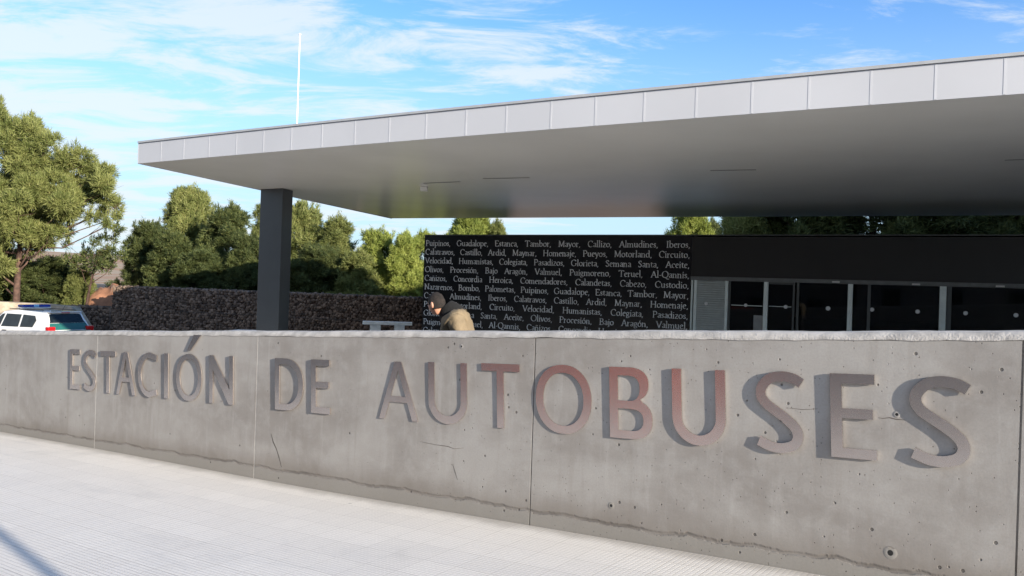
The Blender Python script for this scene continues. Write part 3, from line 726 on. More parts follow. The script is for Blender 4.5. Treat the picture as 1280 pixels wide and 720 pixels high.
# ---------------- lettering: a small broad-nib serif alphabet
def A_(cx_, cy_, rx, ry, a0, a1, n_=10): return [(cx_ + rx * math.cos(rad(a0 + (a1 - a0) * k / n_)), cy_ + ry * math.sin(rad(a0 + (a1 - a0) * k / n_))) for k in range(n_ + 1)]
X_, C_, A__ = .42, .66, .72
def sf(x, y, w=.09): return ('s', x, y, w)
def stem(x, a, b): return [(x, a), (x, b)]
GL = {
 'a': (.40, [A_(.19, .32, .13, .10, 160, 0, 6) + [(.32, .05), (.36, 0), (.40, .03)], [(.32, .25), (.15, .19), (.07, .10), (.13, .01), (.22, .02), (.32, .09)]]),
 'b': (.50, [stem(.09, .0, A__), A_(.24, .21, .18, .21, 140, -140, 12), sf(.05, A__, .05)]),
 'c': (.40, [[(.36, .33)] + A_(.23, .21, .17, .21, 60, 300, 12)]),
 'd': (.50, [stem(.39, .0, A__), A_(.23, .21, .17, .21, 35, 325, 12), sf(.35, A__, .05), sf(.43, 0, .05)]),
 'e': (.40, [[(.07, .25), (.35, .29)], [(.35, .29)] + A_(.21, .21, .15, .21, 40, 310, 12)]),
 'f': (.28, [[(.30, .66), (.22, A__), (.14, .64), (.13, .5), (.13, 0)], [(.03, X_), (.25, X_)], sf(.13, 0)]),
 'g': (.43, [A_(.19, .28, .13, .13, 0, 360, 12), [(.30, .36), (.42, .40)], [(.12, .16), (.07, .09), (.14, .04), (.33, .02), (.38, -.08), (.25, -.18), (.10, -.17), (.05, -.09), (.14, -.01)]]),
 'h': (.51, [stem(.10, 0, A__), [(.10, .30), (.22, .41), (.34, .38), (.38, .26), (.38, 0)], sf(.10, 0), sf(.38, 0), sf(.06, A__, .05)]),
 'i': (.24, [stem(.12, 0, X_), sf(.12, 0), sf(.08, X_, .05), ('d', .12, .60)]),
 'j': (.24, [[(.14, X_), (.14, -.10), (.08, -.20), (-.02, -.22)], sf(.10, X_, .05), ('d', .14, .60)]),
 'l': (.24, [stem(.12, 0, A__), sf(.12, 0), sf(.08, A__, .05)]),
 'm': (.77, [stem(.10, 0, X_), [(.10, .30), (.22, .41), (.33, .37), (.37, .26), (.37, 0)], [(.37, .30), (.49, .41), (.60, .37), (.64, .26), (.64, 0)], sf(.10, 0), sf(.37, 0), sf(.64, 0), sf(.06, X_, .05)]),
 'n': (.51, [stem(.10, 0, X_), [(.10, .30), (.22, .41), (.34, .38), (.38, .26), (.38, 0)], sf(.10, 0), sf(.38, 0), sf(.06, X_, .05)]),
 'o': (.47, [A_(.235, .21, .18, .21, 0, 360, 16)]),
 'p': (.50, [stem(.10, -.24, X_), A_(.26, .21, .17, .21, 145, -145, 12), sf(.10, -.24), sf(.06, X_, .05)]),
 'q': (.50, [stem(.39, -.24, X_), A_(.23, .21, .17, .21, 35, 325, 12), sf(.39, -.24)]),
 'r': (.35, [stem(.10, 0, X_), [(.10, .27), (.19, .38), (.32, .40)], sf(.10, 0), sf(.06, X_, .05)]),
 's': (.34, [[(.28, .33), (.22, .41), (.11, .39), (.07, .31), (.14, .24), (.25, .17), (.28, .08), (.19, .01), (.05, .06)]]),
 't': (.29, [[(.12, .52), (.12, .10), (.17, .01), (.28, .05)], [(.02, X_), (.27, X_)]]),
 'u': (.51, [[(.10, X_), (.10, .12), (.16, .02), (.26, .01), (.38, .12)], stem(.38, 0, X_), sf(.06, X_, .05), sf(.34, X_, .05), sf(.42, 0, .05)]),
 'v': (.45, [[(.05, X_), (.23, 0)], [(.23, 0), (.40, X_)], sf(.06, X_, .07), sf(.39, X_, .06)]),
 'y': (.45, [[(.05, X_), (.23, .02)], [(.40, X_), (.16, -.20), (.04, -.20)], sf(.06, X_, .07), sf(.39, X_, .06)]),
 'z': (.40, [[(.05, X_), (.34, X_)], [(.34, X_), (.05, 0)], [(.05, 0), (.36, 0)]]),
 'ñ': (.51, [stem(.10, 0, X_), [(.10, .30), (.22, .41), (.34, .38), (.38, .26), (.38, 0)], sf(.10, 0), sf(.38, 0), [(.12, .54), (.20, .59), (.28, .54), (.36, .59)]]),
 'ó': (.47, [A_(.235, .21, .18, .21, 0, 360, 16), [(.20, .50), (.32, .64)]]),
 'A': (.64, [[(.06, 0), (.31, C_)], [(.31, C_), (.57, 0)], [(.16, .23), (.46, .23)], sf(.06, 0), sf(.57, 0)]),
 'B': (.58, [stem(.12, 0, C_), [(.12, C_)] + A_(.27, .50, .16, .16, 90, -90, 8) + [(.12, .34)], [(.12, .34)] + A_(.30, .17, .20, .17, 90, -90, 8) + [(.12, 0)], sf(.08, C_, .06), sf(.08, 0, .06)]),
 'C': (.64, [[(.57, .50)] + A_(.36, .33, .30, .34, 48, 312, 16)]),
 'E': (.56, [stem(.12, 0, C_), [(.12, C_), (.48, C_)], [(.12, .34), (.40, .34)], [(.12, 0), (.52, 0)], sf(.08, C_, .06), [(.48, C_), (.48, .56)], [(.52, 0), (.52, .11)]]),
 'G': (.72, [[(.60, .52)] + A_(.37, .33, .31, .34, 45, 318, 16) + [(.60, .08), (.60, .28)], sf(.60, .28)]),
 'H': (.74, [stem(.14, 0, C_), stem(.60, 0, C_), [(.14, .34), (.60, .34)], sf(.14, 0), sf(.60, 0), sf(.14, C_), sf(.60, C_)]),
 'I': (.34, [stem(.17, 0, C_), sf(.17, 0), sf(.17, C_)]),
 'M': (.84, [[(.13, 0), (.16, C_)], [(.16, C_), (.42, .03)], [(.42, .03), (.68, C_)], [(.68, C_), (.71, 0)], sf(.13, 0), sf(.71, 0), sf(.12, C_, .06), sf(.72, C_, .06)]),
 'N': (.74, [stem(.14, 0, C_), [(.14, C_), (.60, 0)], stem(.60, 0, C_), sf(.14, 0), sf(.10, C_, .07), sf(.60, C_)]),
 'O': (.76, [A_(.38, .33, .32, .34, 0, 360, 20)]),
 'P': (.54, [stem(.12, 0, C_), [(.12, C_)] + A_(.27, .48, .20, .18, 90, -90, 8) + [(.14, .30)], sf(.12, 0), sf(.08, C_, .06)]),
 'Q': (.76, [A_(.38, .33, .32, .34, 0, 360, 20), [(.40, .02), (.60, -.14), (.80, -.16)]]),
 'S': (.48, [[(.39, .54), (.33, .65), (.18, .66), (.09, .53), (.18, .40), (.33, .29), (.41, .16), (.31, .01), (.15, .0), (.07, .13)]]),
 'T': (.62, [stem(.31, 0, C_), [(.04, C_), (.58, C_)], sf(.31, 0), [(.04, C_), (.03, .55)], [(.58, C_), (.59, .55)]]),
 'V': (.64, [[(.06, C_), (.32, 0)], [(.32, 0), (.58, C_)], sf(.07, C_), sf(.57, C_, .07)]),
 ',': (.22, [[(.11, .04), (.11, -.02), (.05, -.12)]]), '-': (.30, [[(.05, .22), (.25, .22)]]), ' ': (.25, [])}
LINES = ['Puipinos, Guadalope, Estanca, Tambor, Mayor, Callizo, Almudines, Iberos,',
 'Calatravos, Castillo, Ardid, Maynar, Homenaje, Pueyos, Motorland, Circuito,',
 'Velocidad, Humanistas, Colegiata, Pasadizos, Glorieta, Semana Santa, Aceite,',
 'Olivos, Procesión, Bajo Aragón, Valmuel, Puigmoreno, Teruel, Al-Qannis,',
 'Cañizos, Concordia Heroica, Comendadores, Calandetas, Cabezo, Custodio,',
 'Nazarenos, Bombo, Palometas, Puipinos, Guadalope, Estanca, Tambor, Mayor,',
 'Callizo, Almudines, Iberos, Calatravos, Castillo, Ardid, Maynar, Homenaje,',
 'Pueyos, Motorland, Circuito, Velocidad, Humanistas, Colegiata, Pasadizos,',
 'Glorieta, Semana Santa, Aceite, Olivos, Procesión, Bajo Aragón, Valmuel,',
 'Puigmoreno, Teruel, Al-Qannis, Cañizos, Concordia Heroica, Comendadores,',
 'Calandetas, Cabezo, Custodio, Nazarenos, Bombo, Palometas, Puipinos,']
EM = 0.262; bmT = bmesh.new(); cnt = [0]
def quadstroke(pts, sx, y0, x0):
    cnt[0] += 1; yy = -0.003 - 0.00012 * (cnt[0] % 12)
    prev = None
    for i, p in enumerate(pts):
        a, b = pts[max(0, i - 1)], pts[min(len(pts) - 1, i + 1)]; dx, dy = b[0] - a[0], b[1] - a[1]; l_ = math.hypot(dx, dy) or 1; dx /= l_; dy /= l_
        w = (0.030 + 0.060 * abs(dy * .95 - dx * .30)) / 2 * 1.12
        c = [(p[0] - dy * w * 1, p[1] + dx * w), (p[0] + dy * w, p[1] - dx * w)]
        cur = [bmT.verts.new((x0 + q_[0] * EM * sx, yy, y0 + q_[1] * EM)) for q_ in c]
        if prev: bmT.faces.new((prev[0], cur[0], cur[1], prev[1]))
        prev = cur
def width(t): return sum(GL[c][0] for c in t if c != ' ')
zr0 = BP(700, 310.2)[1]
zr9 = BP(700, 405.0)[1]
pitch = (BP(700, 309.2)[1] - BP(700, 405.0 - 1.2)[1]) / 8
x0t = .05; x1t = sT - .04
for li, txt in enumerate(LINES):
    y0 = BP(861, 309.5)[1] - li * pitch
    words = txt.split(' '); sx = 1.0; ww = [width(w) * EM for w in words]
    gap = ((x1t - x0t) - sum(ww)) / (len(words) - 1)
    if gap < .05:
        sx = ((x1t - x0t) - .07 * (len(words) - 1)) / sum(ww); gap = .07
    if gap > .28: sx = min(1.15, ((x1t - x0t) - .2 * (len(words) - 1)) / sum(ww)); gap = ((x1t - x0t) - sum(ww) * sx) / (len(words) - 1)
    if li == 0: print('gap', gap, sx, 'pitch', pitch)
    x = x0t
    for w in words:
        for c in w:
            adv, st = GL[c]
            for k in st:
                if k[0] == 's':
                    _, a, b, hw = k; quadstroke([(a - hw, b), (a + hw, b)], sx, y0, x)
                elif k[0] == 'd':
                    _, a, b = k; quadstroke([(a - .03, b), (a + .03, b)], sx, y0, x); quadstroke([(a, b - .04), (a, b + .04)], sx, y0, x)
                else: quadstroke(k, sx, y0, x)
            x += adv * EM * sx
        x += gap
obj('name_lettering', bmT, MTXT, bld)

# ------------------------------------------------------------------ unseen block added right of the frame to shade pavilion and pines
nb = thing('shade_block', 'tall grey unseen block added on the right to shade the plaza', 'building', (0, 0, 0))
boxobj('wall', (17.5, 30, -1, 21, -.5, 9.0), simple('grey_render', (0.25, .25, .25), .8, bump=.2), nb)
boxobj('roof', (17.3, 30.2, -1.2, 21.2, 9.003, 9.3), MTRIM, nb)
for k in range(4):
    w_ = boxobj('window', (17.44, 17.495, 1 + k * 5, 4.5 + k * 5, 3.0, 6.5), MALUD, nb)
    boxobj('pane', (17.42, 17.436, 1.1 + k * 5, 4.4 + k * 5, 3.1, 6.4), MGLS, w_)

# houses across the street (behind the viewpoint, seen only in reflections)
hcols = [(0.20, .13, .09), (0.26, .20, .15), (0.17, .12, .10), (.24, .19, .16)]
hdesc = ['reddish brown three storey house across the street', 'ochre three storey house across the street', 'dark brown three storey house across the street', 'sandy three storey house across the street']
for k in range(4):
    s0 = -46 + k * 15; z0 = zbase(s0 + 7) - .3; hh = 8.6 + (k % 3) * .9
    h = thing('town_house', hdesc[k], 'house', (0, 0, 0)); wallframe(h, 0, tilt=False); h['group'] = 'houses across the street'
    boxobj('wall', (s0, s0 + 14.6, -28, -18.2, z0, z0 + hh), simple('house_render_%d' % k, hcols[k], .85, bump=.3), h)
    boxobj('roof', (s0 - .2, s0 + 14.8, -28.3, -17.8, z0 + hh + .003, z0 + hh + .3), MBARK, h)
    for f_ in range(3):
        for j in range(4):
            w_ = boxobj('window' if f_ or j != 1 else 'door', (s0 + 1.4 + j * 3.5, s0 + 2.6 + j * 3.5, -18.19, -18.12, z0 + (1.2 if f_ or j != 1 else .3) + f_ * 2.8, z0 + 2.6 + f_ * 2.8), MALUD, h)
            boxobj('pane', (s0 + 1.5 + j * 3.5, s0 + 2.5 + j * 3.5, -18.11, -18.10, z0 + 1.3 + f_ * 2.8, z0 + 2.5 + f_ * 2.8), MGLS, w_)
# slim pole whose shadow crosses the pavement
pl = thing('street_lamp', 'slim grey street lamp by the kerb, beside the viewpoint', 'street lamp', wp(4.0, -4.62, zbase(4.0)))
bm = bmesh.new(); tube(bm, [(0, 0, 0), (0, 0, 3.6), (0, 0, 4.6)], [.06, .05, .045], 12); obj('pole', bm, MALUD, pl, smooth=True)
bm = bmesh.new(); tube(bm, [(0, 0, 0), (0, 0, .35)], [.09, .08], 12); obj('base_sleeve', bm, MALUD, pl)
bm = bmesh.new(); tube(bm, [(0, 0, 4.601), (0, 0, 4.68), (0, 0, 4.75)], [.05, .16, .12], 14); obj('lamp_head', bm, MALUD, pl, smooth=True)

# ------------------------------------------------------------------ bench
q = G(483, 402.5, .46); be = thing('bench', 'white concrete slab bench on two legs under the canopy', 'bench', (q[0], q[1] + .25, 0), rz=rad(8))
boxobj('seat', (-.80, .80, -.22, .22, .36, .46), MBEN, be, bevel=.012)
boxobj('leg', (-.56, -.22, -.16, .16, 0, .359), MBEN, be, bevel=.01); boxobj('leg', (.22, .56, -.16, .16, 0, .359), MBEN, be, bevel=.01)

# ------------------------------------------------------------------ gabion wall
def stonemat():
    b = NB('limestone_gabion_rubble'); v = b.co(); g_ = b.n.new('ShaderNodeNewGeometry'); rp = g_.outputs['Random Per Island']
    c = b.mix(rp, (0.05, 0.034, 0.026), (0.26, 0.185, 0.135)); c = b.mix(b.math('MULTIPLY', b.rng(b.noise(v, 12, 4), .45, .7), .5), c, (0.07, .05, .038))
    return b.set(col=c, rough=.9, bump=b.noise(v, 25, 4), bstr=.5, bdist=.02)
MSTO = stonemat(); MWIRE = simple('galvanised_gabion_wire', (.12, .115, .11), .6, .4)
ico = bmesh.new(); bmesh.ops.create_icosphere(ico, subdivisions=1, radius=1.0)
IV = np.array([v.co[:] for v in ico.verts]); IF = [tuple(v.index for v in f.verts) for f in ico.faces]; ico.free()
def stones(name, p, q, z0, z1, depth, parent, seed, size=.068):
    rg = np.random.default_rng(seed); L_ = np.linalg.norm(q - p); d = (q - p) / L_; nn = np.array([-d[1], d[0]]); V = []; Fc = []
    nx = int(L_ / (size * 1.75)); nz = int((z1 - z0) / (size * 1.45))
    for j in range(nz + 1):
        for i in range(nx + 1):
            for layer in ((0,) if j < nz else (0, 1, 2)):
                r = size * rg.uniform(.75, 1.25); c = np.array([(i + rg.uniform(-.3, .3) + .5 * (j % 2)) / nx * L_, rg.uniform(0, .05) + layer * depth / 2.6 + .05, z0 + (j + rg.uniform(-.25, .25)) / nz * (z1 - z0 - size)])
                sh = IV * (r * rg.uniform(.75, 1.3, 3)) * (1 + rg.uniform(-.18, .18, (len(IV), 1)))
                a = rg.uniform(0, 6.28); R_ = np.array([[math.cos(a), 0, math.sin(a)], [0, 1, 0], [-math.sin(a), 0, math.cos(a)]]); sh = sh @ R_
                w = sh + c; k = len(V)
                for x_, y_, z_ in w: V.append((p[0] + d[0] * x_ + nn[0] * y_, p[1] + d[1] * x_ + nn[1] * y_, z_))
                Fc += [tuple(t + k for t in f) for f in IF]
    o = pydata(name, V, Fc, MSTO, parent); return o
def gabion(label, pts, z0, z1, seed):
    t = thing('gabion_wall', label, 'stone wall')
    for k, (p, q) in enumerate(zip(pts, pts[1:])):
        p, q = np.array(p), np.array(q); stones('rubble_fill', p, q, z0, z1, .7, t, seed + k)
        L_ = np.linalg.norm(q - p); d = (q - p) / L_; nn = np.array([-d[1], d[0]])
        bm = bmesh.new()
        c = [p + nn * .10, q + nn * .10, q + nn * .75, p + nn * .75]; prism(bm, [tuple(x) for x in c], [], lambda x, y: (x, y, z0), lambda x, y: (x, y, z1 - .1)); obj('core', bm, MBARK, t)
        bm = bmesh.new(); nseg = max(1, int(round(L_ / 2.0)))
        for i in range(nseg + 1):
            x = p + d * (L_ * i / nseg) - nn * .05; tube(bm, [(x[0], x[1], z0), (x[0], x[1], z1)], .005, 4)
        for zz in np.arange(z1, z0, -.98):
            a = p - nn * .05; b = q - nn * .05; tube(bm, [(a[0], a[1], zz), (b[0], b[1], zz)], .005, 4)
        obj('wire_frame', bm, MWIRE, t)
    return t
gl_, gr_ = G(140.5, 356.5, 1.25)[:2], G(530, 371.5, 1.25)[:2]
g2 = gr_ + (gr_ - gl_) * .35
gabion('tall gabion wall of brown stones behind the bench', [tuple(gl_), tuple((gl_ + gr_) / 2), tuple(gr_), tuple(g2)], -1.4, 1.25, 11)
g3 = gl_ + np.array([-2.2, .25]); gabion('low stepped end of the gabion wall, left of the tall part', [tuple(g3), tuple(gl_ + np.array([-.06, .02]))], -1.5, G(120, 386, .3)[2] if False else .33, 21)
# sunlit sandy retaining wall behind the car
lw = thing('low_wall', 'low sandy stone wall running behind the white car', 'wall')
a = P(-120, 371, 33.5); b = P(92, 383.5, 33.5); c_ = P(110, 412, 33.5)
bm = bmesh.new(); prism(bm, [(a[0], -2.0), (c_[0] + .2, -2.0), (c_[0], c_[2]), (b[0], b[2]), (b[0] - 1.3, b[2] + .08), (a[0], a[2])], [], lambda x, y: (x, 33.3, y), lambda x, y: (x, 34.0, y))
obj('wall_body', bm, simple('sandy_masonry', (.42, .35, .26), .9, var=.25, scale=4, bump=.6), lw)

# ------------------------------------------------------------------ flagpole
q = P(371.2, 153, 23.0); qt = P(375.5, 43, 23.0)
fp = thing('roof_mast', 'thin white mast standing up from the canopy roof', 'mast', (q[0], q[1], HC + TC - .03)); hm = qt[2] - (HC + TC - .03)
bm = bmesh.new(); tube(bm, [(0, 0, 0), (0, 0, hm * .5), (0, 0, hm)], [.026, .022, .018], 12); obj('pole', bm, MWHT, fp, smooth=True)
bm = bmesh.new(); bmesh.ops.create_uvsphere(bm, u_segments=12, v_segments=8, radius=.035, matrix=Matrix.Translation((0, 0, hm))); obj('finial', bm, MWHT, fp, smooth=True)
bm = bmesh.new(); tube(bm, [(0, 0, 0), (0, 0, .03)], .12, 12); obj('base_plate', bm, MTRIM, fp)

# ------------------------------------------------------------------ cars
def car(label, cat, loc, rz, paint, reardoor, lightbar, group=None):
    t = thing('parked_car', label, cat, loc, rz, group)
    PT = simple('car_paint', paint, .25, var=.02, scale=2, coat=.8); GL_ = simple('dark_car_glass', (.012, .018, .02), .08, var=.4, scale=3, spec=.35)
    BLKP = simple('black_plastic', (.02, .02, .02), .5); RED = simple('red_lamp_lens', (.45, .01, .012), .15, var=.1)
    L2, Wd = 2.35, .92
    # body: side profile swept across the width with a rounded shoulder
    prof = [(-L2, .45), (-L2 - .02, .75), (-L2 + .02, 1.10), (L2 - 1.25, 1.12), (L2 - .25, .98), (L2, .80), (L2 + .02, .45), (L2 - .1, .30), (-L2 + .1, .30)]
    bm = bmesh.new(); prism(bm, prof, [], lambda x, z: (x, -Wd, z), lambda x, z: (x, Wd, z))
    body = obj('body', bm, PT, t, bevel=.06, seg=3)
    # cabin: tapered
    gp = [(-L2 + .06, 1.09), (L2 - 1.25, 1.09), (L2 - 1.95, 1.68), (-.3, 1.755), (-L2 + .42, 1.72)]
    bm = bmesh.new()
    def tap(side):
        return lambda x, z: (x, side * (Wd - .03 - (z - 1.09) * .30), z)
    prism(bm, gp, [], tap(-1), tap(1)); obj('cabin', bm, PT, t, bevel=.05, seg=3)
    def sidew(pts, side, name='side_window'):
        bm = bmesh.new(); f = lambda off: (lambda x, z: (x, side * (Wd - .03 - (z - 1.09) * .30 + off), z))
        prism(bm, pts, [], f(.004), f(.016)); obj(name, bm, GL_, t, bevel=.012)
    for sd in (-1, 1):
        sidew([(-L2 + .88, 1.17), (-.78, 1.15), (-.78, 1.60), (-L2 + .92, 1.58), (-L2 + .78, 1.42)], sd)
        sidew([(-.68, 1.15), (.28, 1.13), (.16, 1.60), (-.68, 1.60)], sd)
        sidew([(.36, 1.13), (L2 - 1.42, 1.13), (L2 - 1.95, 1.58), (.26, 1.60)], sd)
        boxobj('mirror', (.72, .86, sd * .99 - .1, sd * .99 + .1, 1.05, 1.25), PT, t, bevel=.03)
        boxobj('roof_rail', (-1.7, .2, sd * .62 - .02, sd * .62 + .02, 1.775, 1.80), BLKP, t, bevel=.005)
        for xx in (-1.5, 0): boxobj('door_handle', (xx - .1, xx + .1, sd * .945 - .012, sd * .945 + .012, .98, 1.01), BLKP, t)
        boxobj('tail_light', (-L2 - .035, -L2 + .14, sd * .77 - .14, sd * .77 + .13, 1.02, 1.22), RED, t, bevel=.02)
        boxobj('headlight', (L2 - .14, L2 + .035, sd * .70 - .16, sd * .70 + .16, .70, .86), MWHT, t, bevel=.02)
        for xx in (-1.42, 1.42):
            bm = bmesh.new(); n_ = 24; rw = .36
            tube(bm, [(xx, sd * .70, .36), (xx, sd * .72, .36), (xx, sd * .93, .36), (xx, sd * .945, .36)], [.33, rw, rw, .33], n_)
            w = obj('wheel', bm, BLKP, t, smooth=False, bevel=.01)
            bm = bmesh.new(); tube(bm, [(xx, sd * .946, .36), (xx, sd * .955, .36)], [.22, .20], n_); obj('rim', bm, MALU, w)
    # rear window and coloured tailgate follow the sloped back
    def rear(y, z, off): x = -L2 + .06 + (z - 1.09) * .5714; return (x - off, y, z)
    def rb(pts, mat, name, a, b, bv=.01):
        bm = bmesh.new(); prism(bm, pts, [], lambda y, z: rear(y, z, a), lambda y, z: rear(y, z, b)); return obj(name, bm, mat, t, bevel=bv)
    GRD = simple('rear_door_paint', reardoor, .3, var=.05, coat=.5)
    tg = rb([(-.80, 1.10), (.80, 1.10), (.72, 1.335), (-.72, 1.335)], GRD, 'rear_door', .012, .03)
    rb([(-.72, 1.345), (.72, 1.345), (.67, 1.40), (.62, 1.64), (.52, 1.66), (-.52, 1.66), (-.62, 1.64), (-.67, 1.40)], GL_, 'rear_window', .010, .02, .02)
    boxobj('tailgate', (-L2 - .045, -L2 - .02, -.78, .78, .62, 1.08), GRD, t, bevel=.01)
    boxobj('rear_bumper', (-L2 - .12, -L2 + .3, -.9, .9, .34, .60), BLKP, t, bevel=.04)
    boxobj('front_bumper', (L2 - .3, L2 + .1, -.9, .9, .32, .58), BLKP, t, bevel=.04)
    boxobj('spoiler', (-L2 + .33, -L2 + .62, -.66, .66, 1.70, 1.745), PT, t, bevel=.015)
    boxobj('brake_light', (-L2 + .315, -L2 + .328, -.16, .16, 1.69, 1.72), RED, t)
    ws = bmesh.new(); prism(ws, [(-.72, 1.14), (.72, 1.14), (.60, 1.62), (-.60, 1.62)], [], lambda y, z: (L2 - 1.25 - (z - 1.09) * 1.186 + .012, y, z), lambda y, z: (L2 - 1.25 - (z - 1.09) * 1.186 + .025, y, z)); obj('windscreen', ws, GL_, t)
    if lightbar:
        BLU = simple('blue_lamp_lens', (.01, .03, .28), .1, var=.3, scale=9, coat=.6)
        lb = boxobj('light_bar', (-.42, -.12, -.56, .56, 1.845, 1.94), BLU, t, bevel=.035)
        boxobj('light_bar_base', (-.38, -.16, -.60, .60, 1.80, 1.842), MWHT, t, bevel=.01)
        boxobj('clear_segment', (-.425, -.115, -.10, .13, 1.850, 1.945), simple('pale_blue_lens', (.25, .5, .7), .1), lb, bevel=.03)
        bm = bmesh.new(); tube(bm, [(-1.55, -.2, 1.74), (-1.72, -.2, 1.98)], .008, 6); obj('antenna', bm, BLKP, t)
    return t
cf = math.atan2(.42, -.91)
cor = P(59, 391, 26.4); fw = Vector((math.cos(cf), math.sin(cf), 0)); rt = Vector((fw.y, -fw.x, 0))
cc = Vector((cor[0], cor[1], 0)) + fw * 1.95 + rt * .72
car('white patrol car with green rear door and blue light bar, parked behind the wall', 'car', (cc.x, cc.y, cor[2] - 1.58), cf, (.72, .73, .72), (.018, .10, .080), True)
pr = wp(-7.5, -7.6, zbase(-7.5) - .13)
bpy.data.objects['parked_car'].scale = (.92, .92, .92)
t_ = car('bright red car parked by the kerb, beside the viewpoint', 'car', pr, wallrot, (.85, .11, .035), (.85, .11, .035), False)

# ------------------------------------------------------------------ person
def skin(name, verts, edges, radii, mat, parent, root=0, sub=2):
    me = bpy.data.meshes.new(name); me.from_pydata(verts, edges, []); o = link(name, me, mat, parent)
    m = o.modifiers.new('skin', 'SKIN'); m.use_smooth_shade = True
    for i, r in enumerate(radii):
        sv = me.skin_vertices[0].data[i]; sv.radius = r if isinstance(r, tuple) else (r, r); sv.use_root = (i == root)
    s_ = o.modifiers.new('sub', 'SUBSURF'); s_.levels = sub; s_.render_levels = sub + (1 if name == 'jacket' else 0)
    if name == 'jacket':
        tx = bpy.data.textures.new('cloth_folds', 'CLOUDS'); tx.noise_scale = .11; tx.noise_depth = 3
        dm = o.modifiers.new('folds', 'DISPLACE'); dm.texture = tx; dm.strength = .055; dm.mid_level = .5
    return o
MJAC = simple('tan_canvas_jacket', (.165, .125, .075), .85, var=.15, scale=7, bump=.5); MHAIR = simple('short_dark_hair', (.013, .009, .007), .85, var=.7, scale=30, bump=.8)
MSKIN = simple('skin_tone', (.50, .26, .17), .5, var=.08, scale=8); MPANT = simple('dark_blue_trousers', (.03, .035, .05), .85); MSHOE = simple('dark_shoes', (.02, .018, .016), .5); MSCF = simple('dark_knit_collar', (.003, .003, .003), .95, bump=.6)
hp = P(545.5, 380, 8.5)       # head centre
pe = thing('person', 'man with short dark hair in tan jacket with dark collar walking behind the wall', 'person', (hp[0] + .12, hp[1] + .02, 0), rz=0)
hx, hz = -.12, hp[2]
# body: leaning forward to the left (-x), seen from behind and to the side
bv = [(.16, 0, .92), (.15, .0, 1.08), (.10, 0, 1.24), (.045, 0, 1.37), (-.03, .0, 1.44), (-.085, .0, 1.49),
      (.11, -.20, 1.36), (.17, -.27, 1.10), (.02, -.30, .92), (-.10, -.28, .86),
      (.07, .20, 1.37), (.08, .28, 1.12), (-.08, .26, .95), (-.18, .24, .90),
      (.16, -.10, .88), (.02, -.12, .50), (.12, -.12, .10), (.0, -.12, .05),
      (.16, .10, .88), (.24, .11, .50), (.34, .11, .12), (.24, .11, .05)]
be_ = [(0, 1), (1, 2), (2, 3), (3, 4), (4, 5), (3, 6), (6, 7), (7, 8), (8, 9), (3, 10), (10, 11), (11, 12), (12, 13), (0, 14), (14, 15), (15, 16), (16, 17), (0, 18), (18, 19), (19, 20), (20, 21)]
br_ = [.13, (.11, .12), (.10, .12), (.08, .10), .055, .055, .06, .062, .048, .035, .06, .055, .048, .035, .11, .07, .045, .05, .11, .07, .045, .05]
skin('body', bv, be_, br_, MSKIN, pe)
jv = [(.165, 0, .86), (.155, .0, 1.06), (.105, 0, 1.24), (.055, 0, 1.36), (.02, 0, 1.41), (.12, -.215, 1.365), (.18, -.28, 1.10), (.03, -.305, .935), (.08, .215, 1.375), (.09, .29, 1.12), (-.07, .265, .965)]
je = [(0, 1), (1, 2), (2, 3), (3, 4), (3, 5), (5, 6), (6, 7), (3, 8), (8, 9), (9, 10)]
skin('jacket', jv, je, [.20, (.175, .19), (.185, .20), (.15, .18), (.10, .12), .105, .085, .065, .105, .085, .065], MJAC, pe)
skin('trousers', [bv[0], bv[14], bv[15], bv[16], bv[18], bv[19], bv[20]], [(0, 1), (1, 2), (2, 3), (0, 4), (4, 5), (5, 6)], [.17, .125, .09, .07, .125, .09, .07], MPANT, pe)
for y_, x_ in ((-.12, .02), (.11, .26)):
    bm = bmesh.new(); bmesh.ops.create_uvsphere(bm, u_segments=14, v_segments=8, radius=1, matrix=Matrix.Translation((x_, y_, .05)) @ Matrix.Diagonal((.14, .052, .055, 1))); obj('shoe', bm, MSHOE, pe, smooth=True)
# hands
for sgn, w_ in ((-1, Vector((-.10, -.28, .86))), (1, Vector((-.18, .24, .90)))):
    V_ = [tuple(w_), tuple(w_ + Vector((-.05, 0, -.035)))]; E_ = [(0, 1)]; R_ = [.028, (.02, .036)]
    for k in range(4):
        y_ = (k - 1.5) * .021; i0 = len(V_); ln = (.032, .036, .034, .027)[k]
        V_ += [tuple(w_ + Vector((-.085, y_, -.06))), tuple(w_ + Vector((-.085 - ln * .5, y_, -.06 - ln))), tuple(w_ + Vector((-.085 - ln * .3, y_, -.06 - ln * 1.9)))]
        E_ += [(1, i0), (i0, i0 + 1), (i0 + 1, i0 + 2)]; R_ += [.010, .009, .008]
    i0 = len(V_); V_ += [tuple(w_ + Vector((-.045, -sgn * .04, -.05))), tuple(w_ + Vector((-.075, -sgn * .05, -.085)))]; E_ += [(1, i0), (i0, i0 + 1)]; R_ += [.012, .010]
    skin('hand', V_, E_, R_, MSKIN, pe, sub=1)
